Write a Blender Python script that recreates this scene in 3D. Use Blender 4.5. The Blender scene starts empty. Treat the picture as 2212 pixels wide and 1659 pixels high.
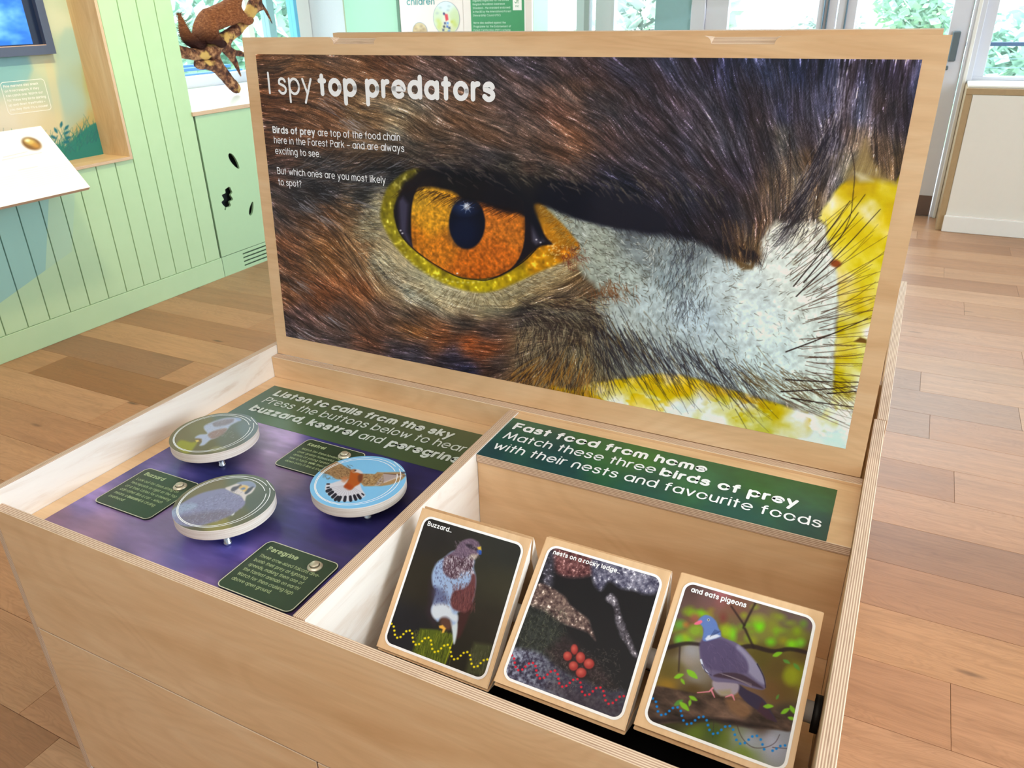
import bpy, bmesh, math, random
import numpy as np
from mathutils import Matrix, Vector

random.seed(7)
RNG = np.random.default_rng(11)
SC = bpy.context.scene
COL = SC.collection
PI = math.pi

# ------------------------------------------------------------------ camera
cam_data = bpy.data.cameras.new('camera')
cam_data.sensor_width = 36.0
cam_data.lens = 27.2297
cam_data.clip_start = 0.05
cam_data.clip_end = 300
cam_data.dof.use_dof = True
cam_data.dof.focus_distance = 1.35
cam_data.dof.aperture_fstop = 16.0
cam = bpy.data.objects.new('camera', cam_data)
COL.objects.link(cam)
CR = Matrix(((0.893760, -0.181005, 0.410403), (0.448101, 0.401048, -0.798978), (-0.019972, 0.897997, 0.439549)))
cam.matrix_world = Matrix.Translation((1.209842, -0.529190, 1.320444)) @ CR.to_4x4()
SC.camera = cam

# ------------------------------------------------------------------ exposure, sky
SC.view_settings.view_transform = 'Standard'
SC.view_settings.look = 'None'
SC.view_settings.gamma = 1.0
SC.view_settings.use_curve_mapping = False
SC.view_settings.exposure = 0.0
try:
    SC.cycles.use_denoising = True
    SC.cycles.max_bounces = 8
    SC.cycles.diffuse_bounces = 4
    SC.cycles.glossy_bounces = 3
    SC.cycles.transparent_max_bounces = 12
    SC.cycles.sample_clamp_indirect = 4.0
    SC.cycles.caustics_reflective = False
    SC.cycles.caustics_refractive = False
except Exception:
    pass
SKY_STRENGTH = 5.0
world = bpy.data.worlds.new('overcast_sky')
SC.world = world
world.use_nodes = True
wn = world.node_tree
for n in list(wn.nodes):
    wn.nodes.remove(n)
wo = wn.nodes.new('ShaderNodeOutputWorld')
wb = wn.nodes.new('ShaderNodeBackground')
wt = wn.nodes.new('ShaderNodeTexCoord')
ws = wn.nodes.new('ShaderNodeSeparateXYZ')
wr = wn.nodes.new('ShaderNodeValToRGB')
wr.color_ramp.elements[0].position = 0.35
wr.color_ramp.elements[0].color = (0.42, 0.47, 0.45, 1)
wr.color_ramp.elements[1].position = 0.55
wr.color_ramp.elements[1].color = (0.86, 0.94, 1.0, 1)
wm = wn.nodes.new('ShaderNodeMath')
wm.operation = 'MULTIPLY_ADD'
wm.inputs[1].default_value = 0.5
wm.inputs[2].default_value = 0.5
wn.links.new(wt.outputs['Generated'], ws.inputs[0])
wn.links.new(ws.outputs['Z'], wm.inputs[0])
wn.links.new(wm.outputs[0], wr.inputs[0])
wn.links.new(wr.outputs[0], wb.inputs[0])
wb.inputs[1].default_value = SKY_STRENGTH
wn.links.new(wb.outputs[0], wo.inputs[0])


def area(name, loc, target, sx, sy, power, color, portal=False, spread=PI):
    d = bpy.data.lights.new(name, 'AREA')
    d.shape = 'RECTANGLE'
    d.size, d.size_y = sx, sy
    d.energy = power
    d.color = color
    d.spread = spread
    o = bpy.data.objects.new(name, d)
    COL.objects.link(o)
    o.location = loc
    o.rotation_euler = (Vector(target) - Vector(loc)).to_track_quat('-Z', 'Y').to_euler()
    if portal:
        try:
            d.cycles.is_portal = True
        except Exception:
            pass
    return o


def spot(name, loc, target, power, color, size=1.0, blend=0.6, radius=0.05):
    d = bpy.data.lights.new(name, 'SPOT')
    d.energy = power
    d.color = color
    d.spot_size = size
    d.spot_blend = blend
    d.shadow_soft_size = radius
    o = bpy.data.objects.new(name, d)
    COL.objects.link(o)
    o.location = loc
    o.rotation_euler = (Vector(target) - Vector(loc)).to_track_quat('-Z', 'Y').to_euler()
    return o


# daylight through the tall windows on the right-hand wall, ceiling fill, warm track spots
area('daylight_side_window', (4.25, 0.9, 1.75), (0.6, 0.5, 0.7), 3.6, 1.9, 128, (0.86, 0.93, 1.0))
area('daylight_back_window', (0.2, 5.15, 1.75), (0.4, 1.0, 0.4), 3.0, 1.6, 45, (0.84, 0.93, 1.0))
area('daylight_left_window', (-3.05, 3.4, 1.7), (0.2, 2.6, 0.6), 1.8, 1.2, 8, (0.84, 0.95, 1.0))
area('ceiling_fill_light', (0.9, -0.9, 2.66), (0.9, 0.2, 0.0), 2.4, 1.4, 60, (1.0, 0.89, 0.77))  # soft overhead fill, added to brighten the room; no fixture modelled
spot('track_spot_wall', (-0.9, 1.6, 2.62), (-2.1, 2.05, 1.75), 130, (1.0, 0.94, 0.52), 1.2, 0.8, 0.06)
spot('track_spot_niche', (-1.3, 1.0, 2.62), (-2.2, 1.6, 0.7), 30, (1.0, 0.86, 0.66), 0.9, 0.8, 0.05)
spot('track_spot_floor', (-0.9, 1.0, 2.62), (-1.15, 1.15, 0.0), 150, (1.0, 0.74, 0.44), 1.2, 0.9, 0.08)
spot('track_spot_poster', (-1.7, 3.3, 2.62), (-1.8, 4.6, 1.2), 40, (1.0, 0.92, 0.86), 1.1, 0.8, 0.06)


# ------------------------------------------------------------------ materials
def srgb(*c):
    out = []
    for v in c:
        v = v / 255.0
        out.append(v / 12.92 if v <= 0.04045 else ((v + 0.055) / 1.055) ** 2.4)
    return tuple(out) + (1.0,)


class NT:
    """small helper round a node tree"""

    def __init__(self, name):
        self.m = bpy.data.materials.new(name)
        self.m.use_nodes = True
        self.t = self.m.node_tree
        self.b = self.t.nodes['Principled BSDF']

    def n(self, kind, **kw):
        nd = self.t.nodes.new(kind)
        for k, v in kw.items():
            setattr(nd, k, v)
        return nd

    def l(self, a, b):
        self.t.links.new(a, b)

    def coord(self, which='Object', scale=(1, 1, 1), rot=(0, 0, 0)):
        tc = self.n('ShaderNodeTexCoord')
        mp = self.n('ShaderNodeMapping')
        mp.inputs['Scale'].default_value = scale
        mp.inputs['Rotation'].default_value = rot
        self.l(tc.outputs[which], mp.inputs[0])
        return mp.outputs[0]

    def noise(self, vec, scale, detail=4, rough=0.55, dist=0.0):
        nd = self.n('ShaderNodeTexNoise')
        nd.inputs['Scale'].default_value = scale
        nd.inputs['Detail'].default_value = detail
        nd.inputs['Roughness'].default_value = rough
        nd.inputs['Distortion'].default_value = dist
        self.l(vec, nd.inputs['Vector'])
        return nd.outputs['Fac']

    def ramp(self, fac, stops):
        r = self.n('ShaderNodeValToRGB')
        e = r.color_ramp.elements
        e[0].position, e[0].color = stops[0]
        e[1].position, e[1].color = stops[-1]
        for p, c in stops[1:-1]:
            x = e.new(p)
            x.color = c
        self.l(fac, r.inputs[0])
        return r.outputs[0]

    def mix(self, fac, a, b, kind='MIX'):
        m = self.n('ShaderNodeMix', data_type='RGBA', blend_type=kind)
        for s, v in ((m.inputs[0], fac), (m.inputs[6], a), (m.inputs[7], b)):
            if hasattr(v, 'links') or isinstance(v, bpy.types.NodeSocket):
                self.l(v, s)
            else:
                s.default_value = v
        return m.outputs[2]

    def math(self, op, a, b=0.0, c=0.0):
        m = self.n('ShaderNodeMath', operation=op)
        for i, v in enumerate((a, b, c)):
            if isinstance(v, bpy.types.NodeSocket):
                self.l(v, m.inputs[i])
            else:
                m.inputs[i].default_value = v
        return m.outputs[0]

    def bump(self, h, strength=0.2, dist=0.001):
        b = self.n('ShaderNodeBump')
        b.inputs['Strength'].default_value = strength
        b.inputs['Distance'].default_value = dist
        self.l(h, b.inputs['Height'])
        self.l(b.outputs[0], self.b.inputs['Normal'])

    def done(self, color=None, rough=0.5, metal=0.0, spec=0.5, emit=None, estr=0.0, coat=0.0):
        B = self.b.inputs
        if color is not None:
            if isinstance(color, bpy.types.NodeSocket):
                self.l(color, B['Base Color'])
            else:
                B['Base Color'].default_value = color
        if isinstance(rough, bpy.types.NodeSocket):
            self.l(rough, B['Roughness'])
        else:
            B['Roughness'].default_value = rough
        B['Metallic'].default_value = metal
        B['Specular IOR Level'].default_value = spec
        B['Coat Weight'].default_value = coat
        if emit is not None:
            if isinstance(emit, bpy.types.NodeSocket):
                self.l(emit, B['Emission Color'])
            else:
                B['Emission Color'].default_value = emit
            B['Emission Strength'].default_value = estr
        return self.m


MAT = {}


def plain(name, rgb, rough=0.5, metal=0.0, spec=0.5, var=0.04, scale=30.0):
    """paint, plastic, metal: a colour with slight procedural mottling"""
    if name in MAT:
        return MAT[name]
    t = NT(name)
    v = t.coord('Object')
    f = t.noise(v, scale, 3)
    c = srgb(*rgb)
    a = tuple(max(0, x * (1 - var)) for x in c[:3]) + (1,)
    b = tuple(min(1, x * (1 + var)) for x in c[:3]) + (1,)
    MAT[name] = t.done(t.mix(f, a, b), rough, metal, spec)
    return MAT[name]


def birch(axis='x'):
    """birch veneer, grain along the given axis of the board"""
    key = 'birch_veneer_' + axis
    if key in MAT:
        return MAT[key]
    t = NT(key)
    big = {'x': (1.2, 7, 7), 'y': (7, 1.2, 7), 'z': (7, 7, 1.2)}[axis]
    v = t.coord('Object', big)
    f1 = t.noise(v, 1.6, 5, 0.6, 1.4)
    v2 = t.coord('Object', tuple(s * (4 if s < 2 else 9) for s in big))
    f2 = t.noise(v2, 3.0, 4, 0.6)
    f3 = t.noise(t.coord('Object', (1, 1, 1)), 2.3, 3, 0.5, 0.6)
    base = t.ramp(f1, [(0.28, srgb(216, 178, 136)), (0.5, srgb(228, 194, 154)), (0.72, srgb(234, 206, 170))])
    fine = t.ramp(f2, [(0.3, (0.86, 0.85, 0.82, 1)), (0.7, (1.05, 1.05, 1.06, 1))])
    c = t.mix(0.32, base, fine, 'MULTIPLY')
    blot = t.ramp(f3, [(0.40, (1, 1, 1, 1)), (0.72, (0.95, 0.87, 0.78, 1))])
    c = t.mix(0.6, c, blot, 'MULTIPLY')
    f5 = t.noise(t.coord('Object', {'x': (1, 3, 3), 'y': (3, 1, 3), 'z': (3, 3, 1)}[axis]), 1.5, 2, 0.4, 1.0)
    fl = t.math('SINE', t.math('MULTIPLY', f5, 110.0))
    flame = t.ramp(t.math('MULTIPLY_ADD', fl, 0.5, 0.5), [(0.0, (0.955, 0.94, 0.92, 1)), (0.7, (1.01, 1.01, 1.01, 1))])
    c = t.mix(0.8, c, flame, 'MULTIPLY')
    t.bump(f2, 0.06, 0.0006)
    MAT[key] = t.done(c, t.math('MULTIPLY_ADD', f2, 0.12, 0.36), spec=0.35)
    return MAT[key]


def daylit_birch(axis='y'):  # birch whitened as if in side daylight; the light is in the colour
    key = 'daylit_birch_' + axis
    if key in MAT:
        return MAT[key]
    t = NT(key)
    big = {'x': (1.2, 7, 7), 'y': (7, 1.2, 7), 'z': (7, 7, 1.2)}[axis]
    f1 = t.noise(t.coord('Object', big), 1.8, 6, 0.65, 1.8)
    c = t.ramp(f1, [(0.3, srgb(222, 205, 190)), (0.48, srgb(240, 232, 224)), (0.7, srgb(244, 238, 230))])
    MAT[key] = t.done(c, 0.42, spec=0.35)
    return MAT[key]


def ply_edge(axis, org=0.0):
    """stacked veneers seen on a sawn edge; axis = thickness direction of the board"""
    key = 'ply_edge_' + axis
    if key in MAT:
        return MAT[key]
    t = NT(key)
    tc = t.n('ShaderNodeTexCoord')
    sp = t.n('ShaderNodeSeparateXYZ')
    t.l(tc.outputs['Object'], sp.inputs[0])
    a = sp.outputs[axis.upper()]
    stretch = {'x': (1, 0.06, 0.06), 'y': (0.06, 1, 0.06), 'z': (0.06, 0.06, 1)}[axis]
    wob = t.noise(t.coord('Object', stretch), 260, 3)
    a2 = t.math('MULTIPLY_ADD', wob, 0.0006, a)
    s = t.math('SINE', t.math('MULTIPLY', a2, 2 * PI / 0.0029))
    band = t.math('MULTIPLY_ADD', s, 0.5, 0.5)
    long = {'x': (60, 3, 3), 'y': (3, 60, 3), 'z': (3, 3, 60)}[axis]
    f = t.noise(t.coord('Object', long), 6, 5, 0.7)
    c1 = t.ramp(band, [(0.15, srgb(176, 144, 124)), (0.55, srgb(206, 180, 158)), (0.9, srgb(228, 208, 184))])
    c2 = t.ramp(f, [(0.30, (0.62, 0.55, 0.5, 1)), (0.46, (1, 1, 1, 1)), (0.8, (1.06, 1.04, 1, 1))])
    MAT[key] = t.done(t.mix(0.75, c1, c2, 'MULTIPLY'), 0.6, spec=0.2)
    return MAT[key]


def pale_ply():
    if 'pale_ply_edge' in MAT:
        return MAT['pale_ply_edge']
    t = NT('pale_ply_edge')
    tc = t.n('ShaderNodeTexCoord')
    sp = t.n('ShaderNodeSeparateXYZ')
    t.l(tc.outputs['Object'], sp.inputs[0])
    f = t.noise(t.coord('Object', (8, 8, 900)), 1.0, 4, .7)
    c = t.ramp(f, [(.3, srgb(196, 178, 164)), (.5, srgb(226, 216, 208)), (.75, srgb(238, 232, 228))])
    MAT['pale_ply_edge'] = t.done(c, .45, spec=.3)
    return MAT['pale_ply_edge']


def pigment(name, rough=0.35, spec=0.45, gain=1.0, emit=0.0):
    """printed sheet: colour from the pigment laid down per vertex"""
    if name in MAT:
        return MAT[name]
    t = NT(name)
    at = t.n('ShaderNodeAttribute', attribute_name='pigment')
    f = t.noise(t.coord('Object'), 900, 2)
    grain = t.ramp(f, [(0.3, (0.97 * gain, 0.97 * gain, 0.97 * gain, 1)), (0.7, (1.03 * gain, 1.03 * gain, 1.03 * gain, 1))])
    c = t.mix(1.0, at.outputs['Color'], grain, 'MULTIPLY')
    if emit:
        MAT[name] = t.done((0.01, 0.01, 0.01, 1), rough, spec=spec, emit=c, estr=emit)
    else:
        MAT[name] = t.done(c, rough, spec=spec)
    return MAT[name]


def floor_oak():
    if 'oak_plank' in MAT:
        return MAT['oak_plank']
    t = NT('oak_plank')
    oi = t.n('ShaderNodeObjectInfo')
    tc = t.n('ShaderNodeTexCoord')
    off = t.n('ShaderNodeVectorMath', operation='MULTIPLY_ADD')
    off.inputs[0].default_value = (1, 1, 1)
    cmb = t.n('ShaderNodeCombineXYZ')
    t.l(t.math('MULTIPLY', oi.outputs['Random'], 37.0), cmb.inputs[0])
    t.l(t.math('MULTIPLY', oi.outputs['Random'], 91.0), cmb.inputs[1])
    add = t.n('ShaderNodeVectorMath', operation='ADD')
    t.l(tc.outputs['Object'], add.inputs[0])
    t.l(cmb.outputs[0], add.inputs[1])
    mp = t.n('ShaderNodeMapping')
    mp.inputs['Scale'].default_value = (1.1, 11, 11)
    t.l(add.outputs[0], mp.inputs[0])
    f1 = t.noise(mp.outputs[0], 1.5, 6, 0.62, 1.2)
    mp2 = t.n('ShaderNodeMapping')
    mp2.inputs['Scale'].default_value = (3, 60, 60)
    t.l(add.outputs[0], mp2.inputs[0])
    f2 = t.noise(mp2.outputs[0], 2.0, 4, 0.7, 0.3)
    mp4 = t.n('ShaderNodeMapping')
    mp4.inputs['Scale'].default_value = (0.9, 5.5, 5.5)
    t.l(add.outputs[0], mp4.inputs[0])
    f4 = t.noise(mp4.outputs[0], 2.2, 3, 0.5, 0.8)
    rings = t.math('SINE', t.math('MULTIPLY', f4, 150.0))
    g3 = t.ramp(t.math('MULTIPLY_ADD', rings, 0.5, 0.5), [(0.0, (0.90, 0.885, 0.87, 1)), (0.6, (1.02, 1.02, 1.02, 1))])
    mp3 = t.n('ShaderNodeMapping')
    mp3.inputs['Scale'].default_value = (1.6, 6.5, 6)
    t.l(add.outputs[0], mp3.inputs[0])
    vor = t.n('ShaderNodeTexVoronoi')
    vor.inputs['Scale'].default_value = 1.15
    t.l(mp3.outputs[0], vor.inputs['Vector'])
    knot = t.ramp(vor.outputs['Distance'], [(0.035, srgb(70, 48, 36)), (0.085, (1, 1, 1, 1))])
    g1 = t.ramp(f1, [(0.28, (0.76, 0.72, 0.68, 1)), (0.5, (1, 1, 1, 1)), (0.72, (1.10, 1.10, 1.09, 1))])
    g2 = t.ramp(f2, [(0.3, (0.84, 0.82, 0.80, 1)), (0.6, (1.03, 1.03, 1.03, 1))])
    c = t.mix(0.8, oi.outputs['Color'], g1, 'MULTIPLY')
    c = t.mix(0.8, c, g2, 'MULTIPLY')
    c = t.mix(0.8, c, g3, 'MULTIPLY')
    c = t.mix(0.75, c, knot, 'MULTIPLY')
    t.bump(f2, 0.10, 0.0008)
    MAT['oak_plank'] = t.done(c, t.math('MULTIPLY_ADD', f1, 0.14, 0.30), spec=0.45)
    return MAT['oak_plank']


# ------------------------------------------------------------------ objects
WM = {}


def link(o, M=None, parent=None, label=None, cat=None, group=None, kind=None):
    M = M if M is not None else Matrix.Identity(4)
    COL.objects.link(o)
    if parent is not None:
        o.parent = parent
        o.matrix_parent_inverse = WM[parent].inverted()
    o.matrix_basis = M
    WM[o] = M.copy()
    if label:
        o['label'] = label
    if cat:
        o['category'] = cat
    if group:
        o['group'] = group
    if kind:
        o['kind'] = kind
    return o


def empty(name, loc, label=None, cat=None, group=None, kind=None, M=None):
    o = bpy.data.objects.new(name, None)
    o.empty_display_size = 0.05
    return link(o, M if M is not None else Matrix.Translation(loc), None, label, cat, group, kind)


def from_bm(name, bm, mats, M=None, parent=None, smooth=False, **kw):
    me = bpy.data.meshes.new(name)
    bm.to_mesh(me)
    bm.free()
    for m in (mats if isinstance(mats, (list, tuple)) else [mats]):
        me.materials.append(m)
    if smooth:
        for p in me.polygons:
            p.use_smooth = True
    o = bpy.data.objects.new(name, me)
    return link(o, M, parent, **kw)


def add_box(bm, x0, x1, y0, y1, z0, z1, mat=0):
    vs = [bm.verts.new(p) for p in ((x0, y0, z0), (x1, y0, z0), (x1, y1, z0), (x0, y1, z0),
                                    (x0, y0, z1), (x1, y0, z1), (x1, y1, z1), (x0, y1, z1))]
    fs = []
    for q in ((0, 3, 2, 1), (4, 5, 6, 7), (0, 1, 5, 4), (2, 3, 7, 6), (1, 2, 6, 5), (3, 0, 4, 7)):
        f = bm.faces.new([vs[i] for i in q])
        f.material_index = mat
        fs.append(f)
    return fs


def box(name, x0, x1, y0, y1, z0, z1, mat, parent=None, M=None, bev=0.0, **kw):
    """box given in the frame M (world by default); its origin sits at its low corner"""
    bm = bmesh.new()
    add_box(bm, 0, x1 - x0, 0, y1 - y0, 0, z1 - z0)
    if bev:
        bmesh.ops.bevel(bm, geom=list(bm.edges), offset=bev, segments=1, affect='EDGES')
    MM = (M if M is not None else Matrix.Identity(4)) @ Matrix.Translation((x0, y0, z0))
    return from_bm(name, bm, mat, MM, parent, **kw)


def board(name, x0, x1, y0, y1, z0, z1, thin, grain='x', parent=None, M=None, bev=0.0007, face=None, **kw):
    """plywood board: veneer on the two broad faces, laminations on the edges"""
    bm = bmesh.new()
    add_box(bm, 0, x1 - x0, 0, y1 - y0, 0, z1 - z0)
    bmesh.ops.bevel(bm, geom=list(bm.edges), offset=bev, segments=1, affect='EDGES')
    bm.normal_update()
    ax = 'xyz'.index(thin)
    for f in bm.faces:
        f.material_index = 0 if abs(f.normal[ax]) > 0.9 else 1
    MM = (M if M is not None else Matrix.Identity(4)) @ Matrix.Translation((x0, y0, z0))
    return from_bm(name, bm, [face or birch(grain), ply_edge(thin)], MM, parent, **kw)


def prism(name, outline, z0, z1, mats, parent=None, M=None, side=1, **kw):
    """extrude an outline (x, y) between z0 and z1; caps use material 0, sides material `side`"""
    bm = bmesh.new()
    lo = [bm.verts.new((x, y, z0)) for x, y in outline]
    hi = [bm.verts.new((x, y, z1)) for x, y in outline]
    bm.faces.new(hi)
    bm.faces.new(list(reversed(lo)))
    n = len(outline)
    for i in range(n):
        f = bm.faces.new([lo[i], lo[(i + 1) % n], hi[(i + 1) % n], hi[i]])
        f.material_index = side
    bmesh.ops.recalc_face_normals(bm, faces=list(bm.faces))
    return from_bm(name, bm, mats, M, parent, **kw)


def holed(name, outer, holes, t, mats, parent=None, M=None, **kw):
    """flat panel of thickness t with holes cut right through"""
    cu = bpy.data.curves.new(name, 'CURVE')
    cu.dimensions = '2D'
    cu.fill_mode = 'BOTH'
    cu.extrude = t / 2
    for loop in [outer] + holes:
        s = cu.splines.new('POLY')
        s.points.add(len(loop) - 1)
        for p, (x, y) in zip(s.points, loop):
            p.co = (x, y, 0, 1)
        s.use_cyclic_u = True
    tmp = bpy.data.objects.new('tmp', cu)
    COL.objects.link(tmp)
    dg = bpy.context.evaluated_depsgraph_get()
    me = bpy.data.meshes.new_from_object(tmp.evaluated_get(dg))
    bpy.data.objects.remove(tmp)
    me.materials.clear()
    for m in mats:
        me.materials.append(m)
    for p in me.polygons:
        p.material_index = 0 if abs(p.normal.z) > 0.9 else min(1, len(mats) - 1)
        p.use_smooth = False
    me.name = name
    o = bpy.data.objects.new(name, me)
    return link(o, M, parent, **kw)


def rrect(x0, x1, y0, y1, r, n=7):
    pts = []
    for cx, cy, a0 in ((x1 - r, y1 - r, 0), (x0 + r, y1 - r, PI / 2), (x0 + r, y0 + r, PI), (x1 - r, y0 + r, 1.5 * PI)):
        for i in range(n + 1):
            a = a0 + PI / 2 * i / n
            pts.append((cx + r * math.cos(a), cy + r * math.sin(a)))
    return pts


def lathe(bm, prof, n=32, M=None, mat=0):
    """revolve (r, z) profile round z"""
    rings = []
    for r, z in prof:
        if r < 1e-6:
            rings.append([bm.verts.new((0, 0, z))])
        else:
            rings.append([bm.verts.new((r * math.cos(2 * PI * i / n), r * math.sin(2 * PI * i / n), z)) for i in range(n)])
    for a, b in zip(rings, rings[1:]):
        for i in range(n):
            j = (i + 1) % n
            if len(a) == 1 and len(b) == 1:
                continue
            if len(a) == 1:
                f = bm.faces.new([a[0], b[j], b[i]])
            elif len(b) == 1:
                f = bm.faces.new([a[i], a[j], b[0]])
            else:
                f = bm.faces.new([a[i], a[j], b[j], b[i]])
            f.material_index = mat
            f.smooth = True
    bmesh.ops.recalc_face_normals(bm, faces=list(bm.faces))
    if M is not None:
        bm.transform(M)


# ------------------------------------------------------------------ ribbons and lettering
def ribbon(V, F, pts, w, z, closed=False, caps=True, capn=5):
    """flat ribbon of width w along pts with round ends, appended to V, F"""
    P = [np.array(p, float) for p in pts]
    Q = [P[0]]
    for p in P[1:]:
        if np.linalg.norm(p - Q[-1]) > 1e-7:
            Q.append(p)
    P = Q
    n = len(P)
    h = w / 2
    if n == 1:
        b = len(V)
        for i in range(10):
            a = 2 * PI * i / 10
            V.append((P[0][0] + h * math.cos(a), P[0][1] + h * math.sin(a), z))
        F.append(tuple(range(b, b + 10)))
        return
    L, R = [], []
    for i in range(n):
        if closed:
            a, b = P[i] - P[i - 1], P[(i + 1) % n] - P[i]
        else:
            a = P[i] - P[max(i - 1, 0)] if i > 0 else P[1] - P[0]
            b = P[i + 1] - P[i] if i < n - 1 else a
        a = a / (np.linalg.norm(a) + 1e-12)
        b = b / (np.linalg.norm(b) + 1e-12)
        t = a + b
        t = t / (np.linalg.norm(t) + 1e-12)
        c = max(0.5, float(t @ a))
        nr = np.array([-t[1], t[0]]) * h / c
        L.append(P[i] + nr)
        R.append(P[i] - nr)
    b0 = len(V)
    for l, r in zip(L, R):
        V.append((l[0], l[1], z))
        V.append((r[0], r[1], z))
    m = n if closed else n - 1
    for i in range(m):
        j = (i + 1) % n
        F.append((b0 + 2 * i, b0 + 2 * i + 1, b0 + 2 * j + 1, b0 + 2 * j))
    if caps and not closed:
        for e, sgn in ((0, -1), (n - 1, 1)):
            d = (P[1] - P[0]) if e == 0 else (P[-1] - P[-2])
            a0 = math.atan2(d[1], d[0]) + (PI / 2 if sgn > 0 else -PI / 2)
            idx = []
            for k in range(capn + 1):
                a = a0 - sgn * 0 - PI * k / capn if sgn > 0 else a0 - PI * k / capn
                idx.append(len(V))
                V.append((P[e][0] + h * math.cos(a), P[e][1] + h * math.sin(a), z))
            F.append(tuple(reversed(idx)))


def flat_mesh(name, V, F, mat, M, parent, **kw):
    me = bpy.data.meshes.new(name)
    me.from_pydata(V, [], F)
    me.materials.append(mat)
    me.update()
    o = bpy.data.objects.new(name, me)
    return link(o, M, parent, **kw)


def arc(cx, cy, rx, ry, a0, a1, n=10):
    return [(cx + rx * math.cos(math.radians(a0 + (a1 - a0) * i / n)), cy + ry * math.sin(math.radians(a0 + (a1 - a0) * i / n)))
            for i in range(n + 1)]


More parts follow.
